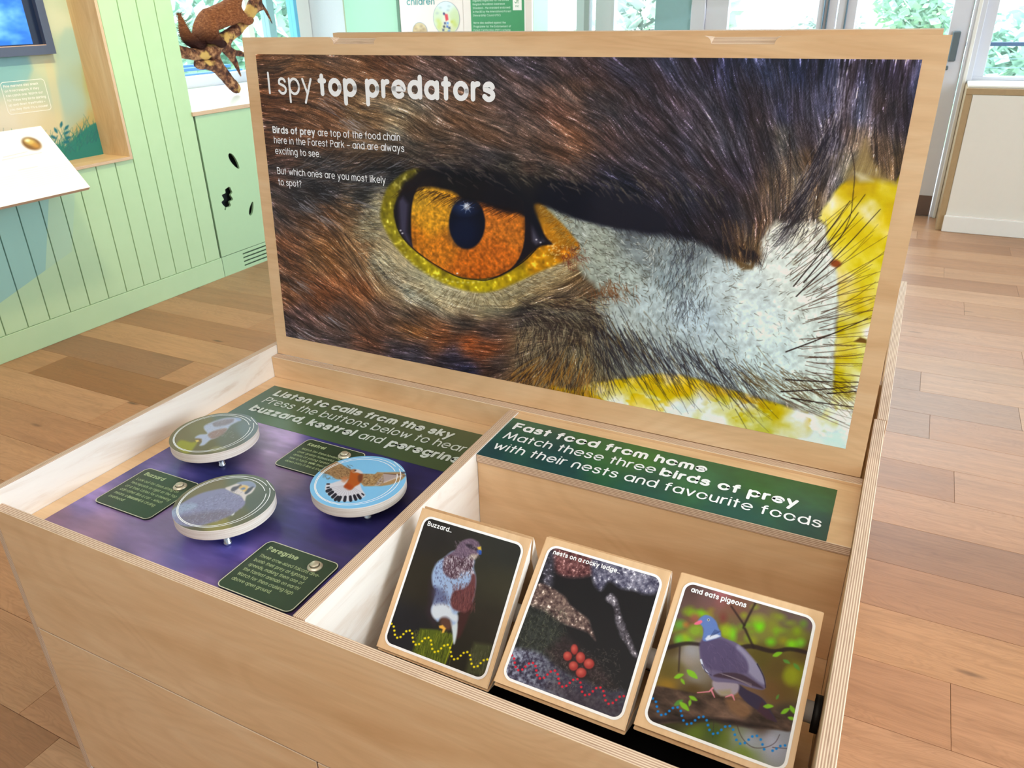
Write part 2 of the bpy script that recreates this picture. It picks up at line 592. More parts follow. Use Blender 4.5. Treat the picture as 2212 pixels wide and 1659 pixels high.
X = 0.74
_bowl = arc(.31, X / 2, .31, X / 2, 0, 360, 18)
_arch = lambda w: [(0, 0), (0, .40)] + arc(w / 2, X - w / 2 * 1.05, w / 2, w / 2 * 1.05, 180, 0, 8) + [(w, 0)]
GL = {
    'a': ([_bowl, [(.62, X), (.62, 0)]], .62), 'b': ([_bowl, [(0, 1), (0, 0)]], .62),
    'c': ([arc(.31, X / 2, .31, X / 2, 48, 312, 14)], .54), 'd': ([_bowl, [(.62, 1), (.62, 0)]], .62),
    'e': ([[(.02, .38), (.61, .38)] + arc(.31, X / 2, .31, X / 2, 4, 312, 15)], .60),
    'f': ([[(.13, 0), (.13, .82)] + arc(.30, .83, .17, .17, 180, 90, 5), [(0, .70), (.32, .70)]], .34),
    'g': ([_bowl, [(.62, X), (.62, -.06)] + arc(.33, -.06, .29, .24, 0, -140, 8)], .62),
    'h': ([[(0, 1), (0, 0)], _arch(.5)], .5), 'i': ([[(0, X), (0, 0)], [(0, 1.0)]], .0),
    'j': ([[(.1, X), (.1, -.1)] + arc(-.05, -.1, .15, .15, 0, -90, 4), [(.1, 1.0)]], .1),
    'k': ([[(0, 1), (0, 0)], [(.46, X), (.03, .32)], [(.19, .44), (.5, 0)]], .5),
    'l': ([[(0, 1), (0, 0)]], .0),
    'm': ([_arch(.42), [(.42, .40)] + arc(.63, X - .22, .21, .22, 180, 0, 8) + [(.84, 0)]], .84),
    'n': ([_arch(.5)], .5), 'o': ([_bowl], .62),
    'p': ([_bowl, [(0, X), (0, -.36)]], .62), 'q': ([_bowl, [(.62, X), (.62, -.36)]], .62),
    'r': ([[(0, X), (0, 0)], [(0, .42)] + arc(.26, .44, .26, .30, 180, 85, 6)], .27),
    's': ([[(.43, .60)] + arc(.23, .555, .20, .185, 40, 200, 8) + arc(.23, .20, .22, .20, 60, -150, 10) + [(.0, .13)]], .45),
    't': ([[(.15, .96), (.15, 0)], [(0, .70), (.32, .70)]], .32),
    'u': ([[(0, X), (0, .26)] + arc(.25, .26, .25, .26, 180, 360, 8) + [(.5, X)], [(.5, .3), (.5, 0)]], .5),
    'v': ([[(0, X), (.26, 0)], [(.26, 0), (.52, X)]], .52),
    'w': ([[(0, X), (.2, 0)], [(.2, 0), (.41, .66)], [(.41, .66), (.62, 0)], [(.62, 0), (.82, X)]], .82),
    'x': ([[(0, X), (.5, 0)], [(.5, X), (0, 0)]], .5),
    'y': ([[(0, X), (.27, .02)], [(.54, X), (.11, -.36)]], .54),
    'z': ([[(0, .70), (.46, .70)], [(.46, .70), (0, .02)], [(0, .02), (.48, .02)]], .48),
    'A': ([[(0, 0), (.36, 1)], [(.36, 1), (.72, 0)], [(.12, .32), (.6, .32)]], .72),
    'B': ([[(0, 0), (0, 1), (.3, 1)] + arc(.3, .77, .23, .23, 90, -90, 7) + [(0.05, .54)],
           [(.3, .54)] + arc(.32, .27, .27, .27, 90, -90, 8) + [(0, 0)]], .58),
    'C': ([arc(.46, .5, .46, .5, 48, 312, 16)], .80), 'E': ([[(.5, 1), (0, 1), (0, 0), (.5, 0)], [(0, .52), (.44, .52)]], .5),
    'F': ([[(.5, 1), (0, 1), (0, 0)], [(0, .52), (.43, .52)]], .5), 'I': ([[(0, 1), (0, 0)]], .0),
    'K': ([[(0, 1), (0, 0)], [(.54, 1), (.04, .48)], [(.16, .58), (.58, 0)]], .58),
    'L': ([[(0, 1), (0, 0), (.46, 0)]], .46),
    'M': ([[(0, 0), (.14, 1)], [(.14, 1), (.45, .1)], [(.45, .1), (.76, 1)], [(.76, 1), (.9, 0)]], .9),
    'N': ([[(0, 0), (0, 1)], [(0, 1), (.6, 0)], [(.6, 0), (.6, 1)]], .6),
    'P': ([[(0, 0), (0, 1), (.28, 1)] + arc(.28, .73, .27, .27, 90, -90, 8) + [(0, .46)]], .55),
    'R': ([[(0, 0), (0, 1), (.28, 1)] + arc(.28, .75, .25, .25, 90, -90, 8) + [(0, .5)], [(.3, .5), (.56, 0)]], .56),
    'S': ([[(.52, .86)] + arc(.28, .76, .24, .24, 35, 220, 8) + arc(.28, .25, .27, .25, 60, -150, 10)], .56),
    'T': ([[(0, 1), (.6, 1)], [(.3, 1), (.3, 0)]], .6),
    'U': ([[(0, 1), (0, .3)] + arc(.3, .3, .3, .3, 180, 360, 8) + [(.6, 1)]], .6),
    'V': ([[(0, 1), (.34, 0)], [(.34, 0), (.68, 1)]], .68),
    'W': ([[(0, 1), (.24, 0)], [(.24, 0), (.48, .95)], [(.48, .95), (.72, 0)], [(.72, 0), (.96, 1)]], .96),
    '.': ([[(0, 0)]], .0), ',': ([[(.03, .02), (-.03, -.16)]], .0), '!': ([[(0, 1), (0, .3)], [(0, 0)]], .0),
    '?': ([[(.02, .84)] + arc(.2, .78, .2, .2, 150, -40, 8) + [(.2, .46), (.2, .30)], [(.2, 0)]], .4),
    '-': ([[(0, .34), (.26, .34)]], .26), '\u2013': ([[(0, .36), (.5, .36)]], .5), "'": ([[(0, 1), (0, .78)]], .0),
    '(': ([arc(.3, .38, .3, .66, 130, 230, 6)], .15), ')': ([arc(-.15, .38, .3, .66, -50, 50, 6)], .15),
    '\u2026': ([[(0, 0)], [(.22, 0)], [(.44, 0)]], .44),
}
del X


def word_width(text, w):
    x = 0.0
    for ch in text:
        if ch == ' ':
            x += .36 + w * .3
        else:
            x += GL[ch][1] + w + .14
    return x - .14


def letter_line(V, F, text, x0, y, h, w=.13, x1=None, z0=0.0, k0=0, slant=0.0):
    """lay a line of text: baseline start (x0, y), cap height h, weight w (of cap height); fitted to end at x1"""
    nat = word_width(text, w)
    sx = h if x1 is None else (x1 - x0) / nat
    x = 0.0
    k = k0
    ww = w * h
    ratio = sx / h
    for ch in text:
        if ch == ' ':
            x += .36 + w * .3
            continue
        strokes, adv = GL[ch]
        for s in strokes:
            pts = []
            for px, py in s:
                yy = w / 2 + py * (1 - w) if py >= 0 else w / 2 + py
                xx = x + w / 2 / max(ratio, .3) * min(1, ratio) + px
                pts.append((x0 + xx * sx + slant * yy * h, y + yy * h))
            ribbon(V, F, pts, ww, z0 + (k % 7) * 4e-5)
            k += 1
        x += adv + w + .14
    return k


def homog(src, dst):
    A, b = [], []
    for (x, y), (u, v) in zip(src, dst):
        A.append([x, y, 1, 0, 0, 0, -u * x, -u * y])
        b.append(u)
        A.append([0, 0, 0, x, y, 1, -v * x, -v * y])
        b.append(v)
    h = np.linalg.solve(np.array(A, float), np.array(b, float))
    return np.append(h, 1).reshape(3, 3)


def ap(H, p):
    q = H @ np.array([p[0], p[1], 1.0])
    return float(q[0] / q[2]), float(q[1] / q[2])


# ------------------------------------------------------------------ flat prints: pigment laid on a fine grid
class Sheet:
    """a flat print. (LX, LY): metres on the sheet; (AX, AY): artwork units, fixed by four corner pairs"""

    def __init__(self, quad_local, quad_art, LX, LY, rect=None):
        self.H = homog(quad_local, quad_art)
        self.Hi = homog(quad_art, quad_local)
        self.LX, self.LY = LX, LY
        d = self.H[2, 0] * LX + self.H[2, 1] * LY + self.H[2, 2]
        self.AX = ((self.H[0, 0] * LX + self.H[0, 1] * LY + self.H[0, 2]) / d).astype(np.float32)
        self.AY = ((self.H[1, 0] * LX + self.H[1, 1] * LY + self.H[1, 2]) / d).astype(np.float32)
        self.rect = rect
        self.img = np.zeros(LX.shape + (3,), np.float32)

    @staticmethod
    def grid(x0, x1, y0, y1, nx, ny, quad_local, quad_art):
        xs = np.linspace(x0, x1, nx)
        ys = np.linspace(y0, y1, ny)
        LX, LY = np.meshgrid(xs, ys)
        return Sheet(quad_local, quad_art, LX, LY, (x0, x1, y0, y1))

    @staticmethod
    def disc(r, nr, nt, quad_local, quad_art):
        rr = np.linspace(0, r, nr)
        tt = np.linspace(0, 2 * PI, nt, endpoint=False)
        T, R_ = np.meshgrid(tt, rr)
        return Sheet(quad_local, quad_art, R_ * np.cos(T), R_ * np.sin(T))

    def win(self, ax0, ax1, ay0, ay1):
        """index window that covers an artwork box"""
        if self.rect is None:
            return slice(0, self.LX.shape[0]), slice(0, self.LX.shape[1])
        ny, nx = self.LX.shape
        us, vs = [], []
        for p in ((ax0, ay0), (ax1, ay0), (ax0, ay1), (ax1, ay1)):
            lx, ly = ap(self.Hi, p)
            us.append((lx - self.rect[0]) / (self.rect[1] - self.rect[0]) * (nx - 1))
            vs.append((ly - self.rect[2]) / (self.rect[3] - self.rect[2]) * (ny - 1))
        i0, i1 = max(0, int(min(us)) - 1), min(nx, int(max(us)) + 3)
        j0, j1 = max(0, int(min(vs)) - 1), min(ny, int(max(vs)) + 3)
        if i1 <= i0 or j1 <= j0:
            return None
        return slice(j0, j1), slice(i0, i1)

    def put(self, sl, a, col):
        a = np.clip(a, 0, 1)[..., None]
        self.img[sl] = self.img[sl] * (1 - a) + np.asarray(col, np.float32) * a

    def base(self, pts, s=40.0, power=2.4):
        P = np.array([p[:2] for p in pts], np.float32)
        Cc = np.array([p[2] for p in pts], np.float32) / 255.0
        st = 4 if self.rect is not None and self.LX.size > 60000 else 1
        ax, ay = self.AX[::st, ::st], self.AY[::st, ::st]
        acc = np.zeros(ax.shape + (Cc.shape[1],), np.float32)
        wsum = np.zeros(ax.shape, np.float32)
        for (x, y), c in zip(P, Cc):
            w = 1.0 / ((ax - x) ** 2 + (ay - y) ** 2 + s * s) ** power
            w = w.astype(np.float64) * 1e8
            acc += (w[..., None] * c).astype(np.float32)
            wsum += w
        out = acc / wsum[..., None]
        return up(out, self.LX.shape) if st > 1 else out

    def poly_alpha(self, pts, soft=1.5, sl=None):
        ax, ay = (self.AX, self.AY) if sl is None else (self.AX[sl], self.AY[sl])
        inside = np.zeros(ax.shape, bool)
        dist = np.full(ax.shape, 1e9, np.float32)
        n = len(pts)
        for i in range(n):
            x0, y0 = pts[i]
            x1, y1 = pts[(i + 1) % n]
            if y0 != y1:
                c = ((y0 > ay) != (y1 > ay)) & (ax < (x1 - x0) * (ay - y0) / (y1 - y0) + x0)
                inside ^= c
            dx, dy = x1 - x0, y1 - y0
            t = np.clip(((ax - x0) * dx + (ay - y0) * dy) / (dx * dx + dy * dy + 1e-9), 0, 1)
            dist = np.minimum(dist, (ax - x0 - t * dx) ** 2 + (ay - y0 - t * dy) ** 2)
        d = np.sqrt(dist)
        sd = np.where(inside, d, -d)
        return np.clip(sd / soft * 0.5 + 0.5, 0, 1)

    def fill(self, pts, col, soft=1.5, alpha=1.0, smooth_pts=False, tex=None):
        if smooth_pts:
            pts = curve(pts, True)
        xs = [p[0] for p in pts]
        ys = [p[1] for p in pts]
        sl = self.win(min(xs) - soft * 2, max(xs) + soft * 2, min(ys) - soft * 2, max(ys) + soft * 2)
        if sl is None:
            return
        a = self.poly_alpha(pts, soft, sl) * alpha
        if tex is not None:
            a = a * tex[sl]
        self.put(sl, a, np.array(col[:3]) / 255.0)

    def ell(self, cx, cy, rx, ry, col, soft=1.5, alpha=1.0, rot=0.0):
        m = max(rx, ry) + soft * 2
        sl = self.win(cx - m, cx + m, cy - m, cy + m)
        if sl is None:
            return
        ax, ay = self.AX[sl] - cx, self.AY[sl] - cy
        c, s = math.cos(rot), math.sin(rot)
        u, v = (ax * c + ay * s) / rx, (-ax * s + ay * c) / ry
        r = np.sqrt(u * u + v * v)
        a = np.clip((1 - r) * min(rx, ry) / soft * 0.5 + 0.5, 0, 1) * alpha
        self.put(sl, a, np.array(col[:3]) / 255.0)

    def stroke(self, pts, w0, w1, col, alpha=1.0, soft=0.7):
        """tapering stroke through pts"""
        n = len(pts) - 1
        wm = max(w0, w1) / 2 + soft + 0.5
        xs = [p[0] for p in pts]
        ys = [p[1] for p in pts]
        sl = self.win(min(xs) - wm, max(xs) + wm, min(ys) - wm, max(ys) + wm)
        if sl is None:
            return
        ax, ay = self.AX[sl], self.AY[sl]
        best = np.zeros(ax.shape, np.float32)
        for i in range(n):
            x0, y0 = pts[i]
            x1, y1 = pts[i + 1]
            dx, dy = x1 - x0, y1 - y0
            t = np.clip(((ax - x0) * dx + (ay - y0) * dy) / (dx * dx + dy * dy + 1e-9), 0, 1)
            d = np.sqrt((ax - x0 - t * dx) ** 2 + (ay - y0 - t * dy) ** 2)
            w = (w0 + (w1 - w0) * (i + t) / n) / 2
            best = np.maximum(best, np.clip((w - d) / soft * 0.5 + 0.5, 0, 1))
        self.put(sl, best * alpha, np.array(col[:3]) / 255.0)

    def hair(self, x, y, ang, ln, w, col, alpha=1.0, bend=0.0, soft=0.7, taper=0.3):
        c, s = math.cos(ang), math.sin(ang)
        pts = []
        for k in range(4):
            t = k / 3.0
            b = bend * ln * (t * t)
            pts.append((x + c * ln * t - s * b, y + s * ln * t + c * b))
        self.stroke(pts, w, w * taper, col, alpha, soft)

    def mesh(self, name, mat, M, parent, z=0.0, keep=None, wrap=False, **kw):
        ny, nx = self.LX.shape
        co = np.empty((ny * nx, 3), np.float32)
        co[:, 0] = self.LX.ravel()
        co[:, 1] = self.LY.ravel()
        co[:, 2] = z
        idx = np.arange(ny * nx).reshape(ny, nx)
        if wrap:
            r = np.roll(idx, -1, axis=1)
            q = np.stack([idx[:-1], idx[1:], r[1:], r[:-1]], -1).reshape(-1, 4)
        else:
            q = np.stack([idx[:-1, :-1], idx[:-1, 1:], idx[1:, 1:], idx[1:, :-1]], -1).reshape(-1, 4)
        if keep is not None:
            q = q[keep[:-1, :-1].ravel()[:len(q)]]
        me = bpy.data.meshes.new(name)
        me.vertices.add(len(co))
        me.vertices.foreach_set('co', co.ravel())
        me.loops.add(q.size)
        me.loops.foreach_set('vertex_index', q.ravel().astype(np.int32))
        me.polygons.add(len(q))
        me.polygons.foreach_set('loop_start', np.arange(0, q.size, 4, dtype=np.int32))
        me.update(calc_edges=True)
        at = me.attributes.new('pigment', 'FLOAT_COLOR', 'POINT')
        c = np.clip(self.img, 0, 1).reshape(-1, 3)
        lin = np.where(c <= 0.04045, c / 12.92, ((c + 0.055) / 1.055) ** 2.4)
        at.data.foreach_set('color', np.concatenate([lin, np.ones((len(lin), 1))], 1).astype(np.float32).ravel())
        me.materials.append(mat)
        o = bpy.data.objects.new(name, me)
        return link(o, M, parent, **kw)


def up(a, shape):
    """bilinear resize of a (h, w[, c]) array"""
    h, w = a.shape[:2]
    y = np.linspace(0, h - 1, shape[0])
    x = np.linspace(0, w - 1, shape[1])
    y0 = np.clip(y.astype(int), 0, h - 2)
    x0 = np.clip(x.astype(int), 0, w - 2)
    fy = (y - y0)[:, None]
    fx = (x - x0)[None, :]
    if a.ndim == 3:
        fy, fx = fy[..., None], fx[..., None]
    A, B = a[y0][:, x0], a[y0][:, x0 + 1]
    Cc, D = a[y0 + 1][:, x0], a[y0 + 1][:, x0 + 1]
    return ((A * (1 - fx) + B * fx) * (1 - fy) + (Cc * (1 - fx) + D * fx) * fy).astype(np.float32)


def fbm(shape, cell, octaves=4, rough=0.55, aspect=1.0):
    out = np.zeros(shape, np.float32)
    amp, tot = 1.0, 0.0
    for o in range(octaves):
        gh = max(2, int(shape[0] / cell * 2 ** o) + 2)
        gw = max(2, int(shape[1] / cell / aspect * 2 ** o) + 2)
        out += amp * up(RNG.random((gh, gw)).astype(np.float32), shape)
        tot += amp
        amp *= rough
    return out / tot


def curve(pts, closed=False, n=6):
    """Catmull-Rom through pts"""
    P = [np.array(p, float) for p in pts]
    m = len(P)
    out = []
    rng = range(m) if closed else range(m - 1)
    for i in rng:
        if closed:
            a, b, c, d = P[i - 1], P[i], P[(i + 1) % m], P[(i + 2) % m]
        else:
            a, b, c, d = P[max(i - 1, 0)], P[i], P[i + 1], P[min(i + 2, m - 1)]
        for k in range(n):
            t = k / n
            q = 0.5 * ((2 * b) + (-a + c) * t + (2 * a - 5 * b + 4 * c - d) * t * t + (-a + 3 * b - 3 * c + d) * t ** 3)
            out.append((float(q[0]), float(q[1])))
    if not closed:
        out.append(tuple(map(float, P[-1])))
    return out


def lic(noise, ux, uy, L, step=1.0):
    """smear noise along the unit field (ux, uy), both ways"""
    h, w = noise.shape
    acc = noise.copy()
    yy0, xx0 = np.mgrid[0:h, 0:w].astype(np.float32)
    for sgn in (1, -1):
        x, y = xx0.copy(), yy0.copy()
        for k in range(L):
            xi = np.clip(x, 0, w - 1).astype(np.int32)
            yi = np.clip(y, 0, h - 1).astype(np.int32)
            x += sgn * step * ux[yi, xi]
            y += sgn * step * uy[yi, xi]
            xi = np.clip(np.rint(x), 0, w - 1).astype(np.int32)
            yi = np.clip(np.rint(y), 0, h - 1).astype(np.int32)
            acc += noise[yi, xi]
    acc /= (2 * L + 1)
    return (acc - acc.mean()) / (acc.std() + 1e-6)


# ---------------------------------------------------------------- the eagle's eye
def paint_eagle(W, Hh):
    quad = [(619, 726.5), (1829.5, 969.5), (1990, 130), (552, 114.5)]
    S = Sheet.grid(0, W, 0, Hh, 1150, 572, [(0, 0), (W, 0), (W, Hh), (0, Hh)], quad)
    c = [
        (570, 130, (92, 62, 42)), (650, 130, (108, 75, 50)), (750, 130, (112, 80, 58)), (850, 132, (98, 68, 52)), (950, 140, (84, 66, 60)),
        (1050, 138, (64, 54, 54)), (1150, 140, (70, 58, 60)), (1250, 150, (60, 50, 54)), (1350, 150, (52, 46, 56)), (1450, 150, (60, 54, 66)),
        (1550, 150, (44, 42, 60)), (1650, 150, (52, 52, 70)), (1740, 150, (36, 36, 52)), (1850, 150, (58, 54, 70)), (1930, 160, (50, 45, 62)), (1975, 150, (72, 66, 84)),
        (580, 200, (88, 58, 40)), (700, 235, (104, 72, 50)), (790, 250, (122, 96, 68)), (860, 265, (140, 122, 96)), (1000, 230, (106, 80, 62)),
        (1100, 220, (88, 70, 64)), (1200, 235, (92, 66, 56)), (1230, 200, (96, 72, 60)), (1300, 230, (64, 54, 54)), (1400, 250, (54, 46, 52)), (1500, 230, (66, 58, 66)),
        (1600, 230, (46, 42, 54)), (1700, 250, (56, 50, 64)), (1790, 220, (84, 80, 100)), (1840, 250, (88, 84, 100)), (1900, 250, (66, 58, 64)), (1960, 260, (52, 46, 58)),
        (600, 300, (82, 55, 40)), (700, 300, (96, 66, 46)), (800, 300, (110, 84, 60)), (900, 300, (96, 78, 62)), (960, 330, (92, 74, 60)), (1050, 290, (102, 80, 66)),
        (1130, 300, (98, 76, 64)), (1200, 310, (104, 74, 58)), (1240, 330, (120, 82, 60)), (1350, 300, (72, 58, 58)), (1450, 300, (54, 46, 52)), (1550, 300, (74, 66, 72)),
        (1640, 310, (56, 50, 58)), (1690, 300, (84, 74, 64)), (1740, 300, (60, 54, 62)), (1800, 310, (88, 84, 98)), (1850, 310, (128, 104, 84)), (1900, 340, (82, 66, 54)), (1940, 370, (110, 84, 56)),
        (600, 370, (70, 50, 42)), (700, 360, (66, 54, 46)), (800, 380, (50, 44, 42)), (880, 340, (70, 60, 52)), (950, 350, (60, 50, 46)), (1050, 345, (72, 60, 56)),
        (1150, 350, (84, 66, 56)), (1250, 370, (70, 58, 56)), (1300, 395, (44, 38, 46)), (1400, 370, (66, 54, 56)), (1500, 370, (56, 48, 54)), (1600, 380, (54, 46, 54)),
        (1680, 400, (96, 76, 58)), (1720, 410, (150, 126, 96)), (1730, 350, (106, 84, 62)), (1790, 380, (92, 84, 84)), (1830, 350, (110, 96, 80)), (1860, 385, (196, 184, 120)),
        (700, 415, (48, 44, 44)), (640, 420, (56, 50, 50)), (790, 425, (66, 58, 50)), (860, 372, (28, 26, 28)), (950, 378, (20, 18, 24)), (1050, 385, (16, 15, 22)),
        (1100, 372, (48, 44, 40)), (1180, 385, (50, 46, 44)), (1150, 410, (16, 15, 24)), (1250, 440, (14, 14, 24)), (1350, 425, (24, 24, 36)), (1350, 470, (26, 26, 38)), (1450, 450, (38, 35, 44)),
        (1550, 450, (44, 38, 46)), (1620, 470, (58, 48, 48)), (1560, 520, (50, 42, 46)), (1610, 545, (92, 72, 48)), (1450, 500, (34, 32, 44)), (1650, 480, (96, 74, 58)),
        (600, 450, (74, 60, 54)), (700, 475, (104, 74, 52)), (760, 460, (112, 84, 58)), (800, 490, (146, 126, 92)), (820, 440, (150, 140, 110)), (610, 540, (104, 68, 46)), (700, 560, (122, 84, 52)),
        (780, 550, (138, 98, 62)), (825, 560, (168, 148, 112)), (620, 630, (100, 66, 44)), (700, 630, (122, 74, 46)), (780, 630, (118, 76, 50)), (840, 610, (152, 130, 100)), (900, 640, (168, 158, 132)),
        (650, 690, (84, 62, 56)), (740, 690, (82, 62, 54)), (820, 680, (84, 62, 50)), (900, 690, (70, 56, 48)), (980, 650, (176, 166, 138)), (940, 625, (180, 172, 140)), (1040, 662, (142, 128, 96)), (1010, 690, (66, 54, 46)),
        (1110, 645, (124, 106, 72)), (1170, 620, (132, 110, 78)), (1200, 590, (126, 104, 70)), (1220, 640, (92, 76, 58)), (1130, 680, (66, 54, 48)),
        (640, 715, (80, 64, 62)), (720, 745, (74, 60, 60)), (800, 765, (66, 54, 56)), (860, 775, (60, 52, 58)), (900, 712, (140, 90, 48)), (950, 728, (118, 72, 44)), (800, 742, (104, 66, 46)),
        (900, 760, (60, 52, 58)), (980, 770, (50, 46, 58)), (1010, 800, (36, 36, 54)), (1020, 748, (156, 82, 42)), (1052, 755, (128, 70, 40)), (1080, 790, (76, 60, 54)), (1130, 790, (100, 84, 64)),
        (1110, 815, (112, 82, 54)), (1160, 825, (108, 84, 52)), (1190, 780, (92, 78, 60)), (1150, 740, (112, 96, 72)), (1200, 700, (72, 60, 52)), (1250, 690, (86, 76, 64)), (1250, 740, (88, 74, 54)),
        (1220, 830, (100, 82, 50)), (1250, 800, (110, 92, 58)), (1290, 780, (120, 104, 70)), (1060, 715, (70, 58, 54)), (1300, 740, (110, 100, 80)),
    ]
    im = S.base(c, s=24.0, power=2.2)
    # direction of the feathers, degrees, x right / y down
    fl = [(580, 140, -8), (700, 150, 12), (900, 140, 22), (1100, 160, 28), (1300, 160, 40), (1450, 160, 55), (1600, 160, 74), (1750, 160, 84), (1850, 200, 92), (1950, 160, 88),
          (600, 260, 4), (750, 250, 22), (900, 260, 30), (1050, 270, 22), (1200, 260, 28), (1350, 280, 42), (1500, 300, 58), (1600, 320, 70), (1700, 350, 76), (1830, 360, 108), (1930, 340, 80),
          (620, 350, 5), (800, 360, -6), (950, 330, 8), (1100, 340, 20), (1250, 360, 24), (1400, 400, 36), (1500, 450, 52), (1600, 470, 64), (1300, 440, 24), (1650, 520, 100),
          (620, 430, 32), (700, 450, 36), (800, 440, -10), (700, 540, 42), (780, 580, 52), (640, 600, 36), (700, 660, 38), (800, 660, 42), (900, 700, 30), (620, 700, 30), (720, 740, 22), (860, 760, 14),
          (1000, 740, 8), (1000, 800, 6), (1080, 770, -4), (1150, 810, -32), (1200, 800, -62), (1150, 700, 6), (1250, 700, 18), (1230, 620, -24), (1150, 640, -32), (1280, 800, 82), (1340, 800, 68), (1050, 700, 12)]
    A = [(x, y, (127.5 + 127.5 * math.cos(2 * math.radians(a)), 127.5 + 127.5 * math.sin(2 * math.radians(a)), 0)) for x, y, a in fl]
    f = S.base(A, s=30.0, power=2.0) * 2 - 1
    ang = 0.5 * np.arctan2(f[..., 1], f[..., 0])
    tangle = fbm(S.LX.shape, 60, 3) - 0.5
    ang = ang + tangle * 0.9
    # artwork direction -> sheet direction (the sheet axes run along the artwork with y turned up)
    e = 4.0
    def tosheet(x, y):
        d = S.Hi[2, 0] * x + S.Hi[2, 1] * y + S.Hi[2, 2]
        return (S.Hi[0, 0] * x + S.Hi[0, 1] * y + S.Hi[0, 2]) / d, (S.Hi[1, 0] * x + S.Hi[1, 1] * y + S.Hi[1, 2]) / d
    lx, ly = tosheet(S.AX + e * np.cos(ang), S.AY + e * np.sin(ang))
    dx, dy = lx - S.LX, ly - S.LY
    nn = np.hypot(dx, dy) + 1e-9
    ux, uy = (dx / nn).astype(np.float32), (dy / nn).astype(np.float32)
    n1 = RNG.random(S.LX.shape).astype(np.float32)
    fine = lic(n1, ux, uy, 9)
    n2 = up(RNG.random((S.LX.shape[0] // 3, S.LX.shape[1] // 3)).astype(np.float32), S.LX.shape)
    mid = lic(n2, ux, uy, 24)
    n3 = up(RNG.random((S.LX.shape[0] // 9, S.LX.shape[1] // 9)).astype(np.float32), S.LX.shape)
    big = lic(n3, ux, uy, 46)
    n4 = up(RNG.random((S.LX.shape[0] // 16, S.LX.shape[1] // 16)).astype(np.float32), S.LX.shape)
    hue = lic(n4, ux, uy, 40)
    amp = 1.0
    g = np.exp(amp * (0.20 * fine + 0.14 * mid + 0.08 * big))
    im = im * np.array([.97, 1.0, 1.05], np.float32) * 1.03
    S.img = im * g[..., None]
    warm = np.clip(hue, -2, 2)[..., None] * np.array([0.014, 0.001, -0.010], np.float32)
    S.img = S.img + warm * (0.4 + im.mean(-1, keepdims=True) * 2)
    # silvery hair highlights: dense on the brown side
    hl = np.clip((fine + 0.6 * mid - 2.1) * 0.55, 0, 1)
    S.img += hl[..., None] * np.array([0.30, 0.30, 0.38], np.float32)
    S.img = np.clip(S.img, 0.02, 1)
    r = random.Random(3)

    def angle_at(x, y):
        lx_, ly_ = ap(S.Hi, (x, y))
        j = int(np.clip(ly_ / Hh * 571, 0, 571))
        i = int(np.clip(lx_ / W * 1149, 0, 1149))
        return float(ang[j, i])
    # feather shafts and pale bristles scattered along the flow
    for k in range(2600):
        x, y = r.uniform(560, 1300), r.uniform(118, 860)
        if 830 < x < 1250 and 370 < y < 640:
            continue
        a = angle_at(x, y) + r.gauss(0, .12)
        dark = r.random() < 0.62
        col = (26, 20, 22) if dark else (176 + r.randint(-20, 20), 160, 158)
        S.hair(x, y, a, r.uniform(14, 46), r.uniform(.8, 1.7), col, r.uniform(.25, .6) if dark else r.uniform(.18, .42), r.gauss(0, .12))
    for k in range(1500):
        x, y = r.uniform(1250, 1975), r.uniform(128, 470)
        a = angle_at(x, y) + r.gauss(0, .10)
        dark = r.random() < 0.7
        S.hair(x, y, a, r.uniform(20, 70), r.uniform(.9, 1.8), (20, 17, 26) if dark else (150, 146, 168), r.uniform(.3, .65) if dark else r.uniform(.2, .4), r.gauss(0, .08))
    # overlapping feathers, upper right: shafts with barbs
    for (x, y, ln, a0) in ((1500, 135, 250, 62), (1560, 150, 260, 68), (1620, 130, 250, 76), (1690, 140, 260, 80), (1745, 150, 240, 86), (1650, 250, 210, 76), (1450, 170, 200, 55), (1706, 290, 150, 92)):
        a = math.radians(a0)
        for q in range(int(ln / 6)):
            bx, by = x + math.cos(a) * q * 6, y + math.sin(a) * q * 6
            for sg in (-1, 1):
                S.hair(bx, by, a + sg * 0.55, 15 + 12 * math.sin(PI * q * 6 / ln), 1.2, (104, 98, 116) if q % 2 else (28, 24, 34), .33, 0)
        S.hair(x, y, a, ln, 1.8, (18, 15, 22), .65, .03, taper=.6)
    for k in range(60):
        x = 1820 + r.gauss(0, 12)
        y = r.uniform(150, 350)
        S.hair(x - (y - 150) * .10, y, math.radians(96 + r.gauss(0, 3)), r.uniform(10, 40), 1.3, (196, 190, 216), r.uniform(.3, .75), 0)

    # ---- the pale skin in front of the eye
    lore = [(1176, 448), (1215, 452), (1262, 470), (1310, 488), (1370, 500), (1420, 503), (1470, 512), (1520, 528), (1560, 552), (1600, 572), (1638, 566),
            (1650, 520), (1668, 486), (1700, 478), (1740, 484), (1786, 480), (1790, 520), (1806, 560), (1818, 610), (1812, 680), (1806, 760), (1808, 840),
            (1800, 900), (1720, 880), (1640, 858), (1560, 838), (1490, 816), (1420, 812), (1370, 818), (1325, 812), (1290, 790), (1286, 740), (1310, 700), (1292, 660), (1300, 630), (1262, 590), (1240, 548), (1214, 500)]
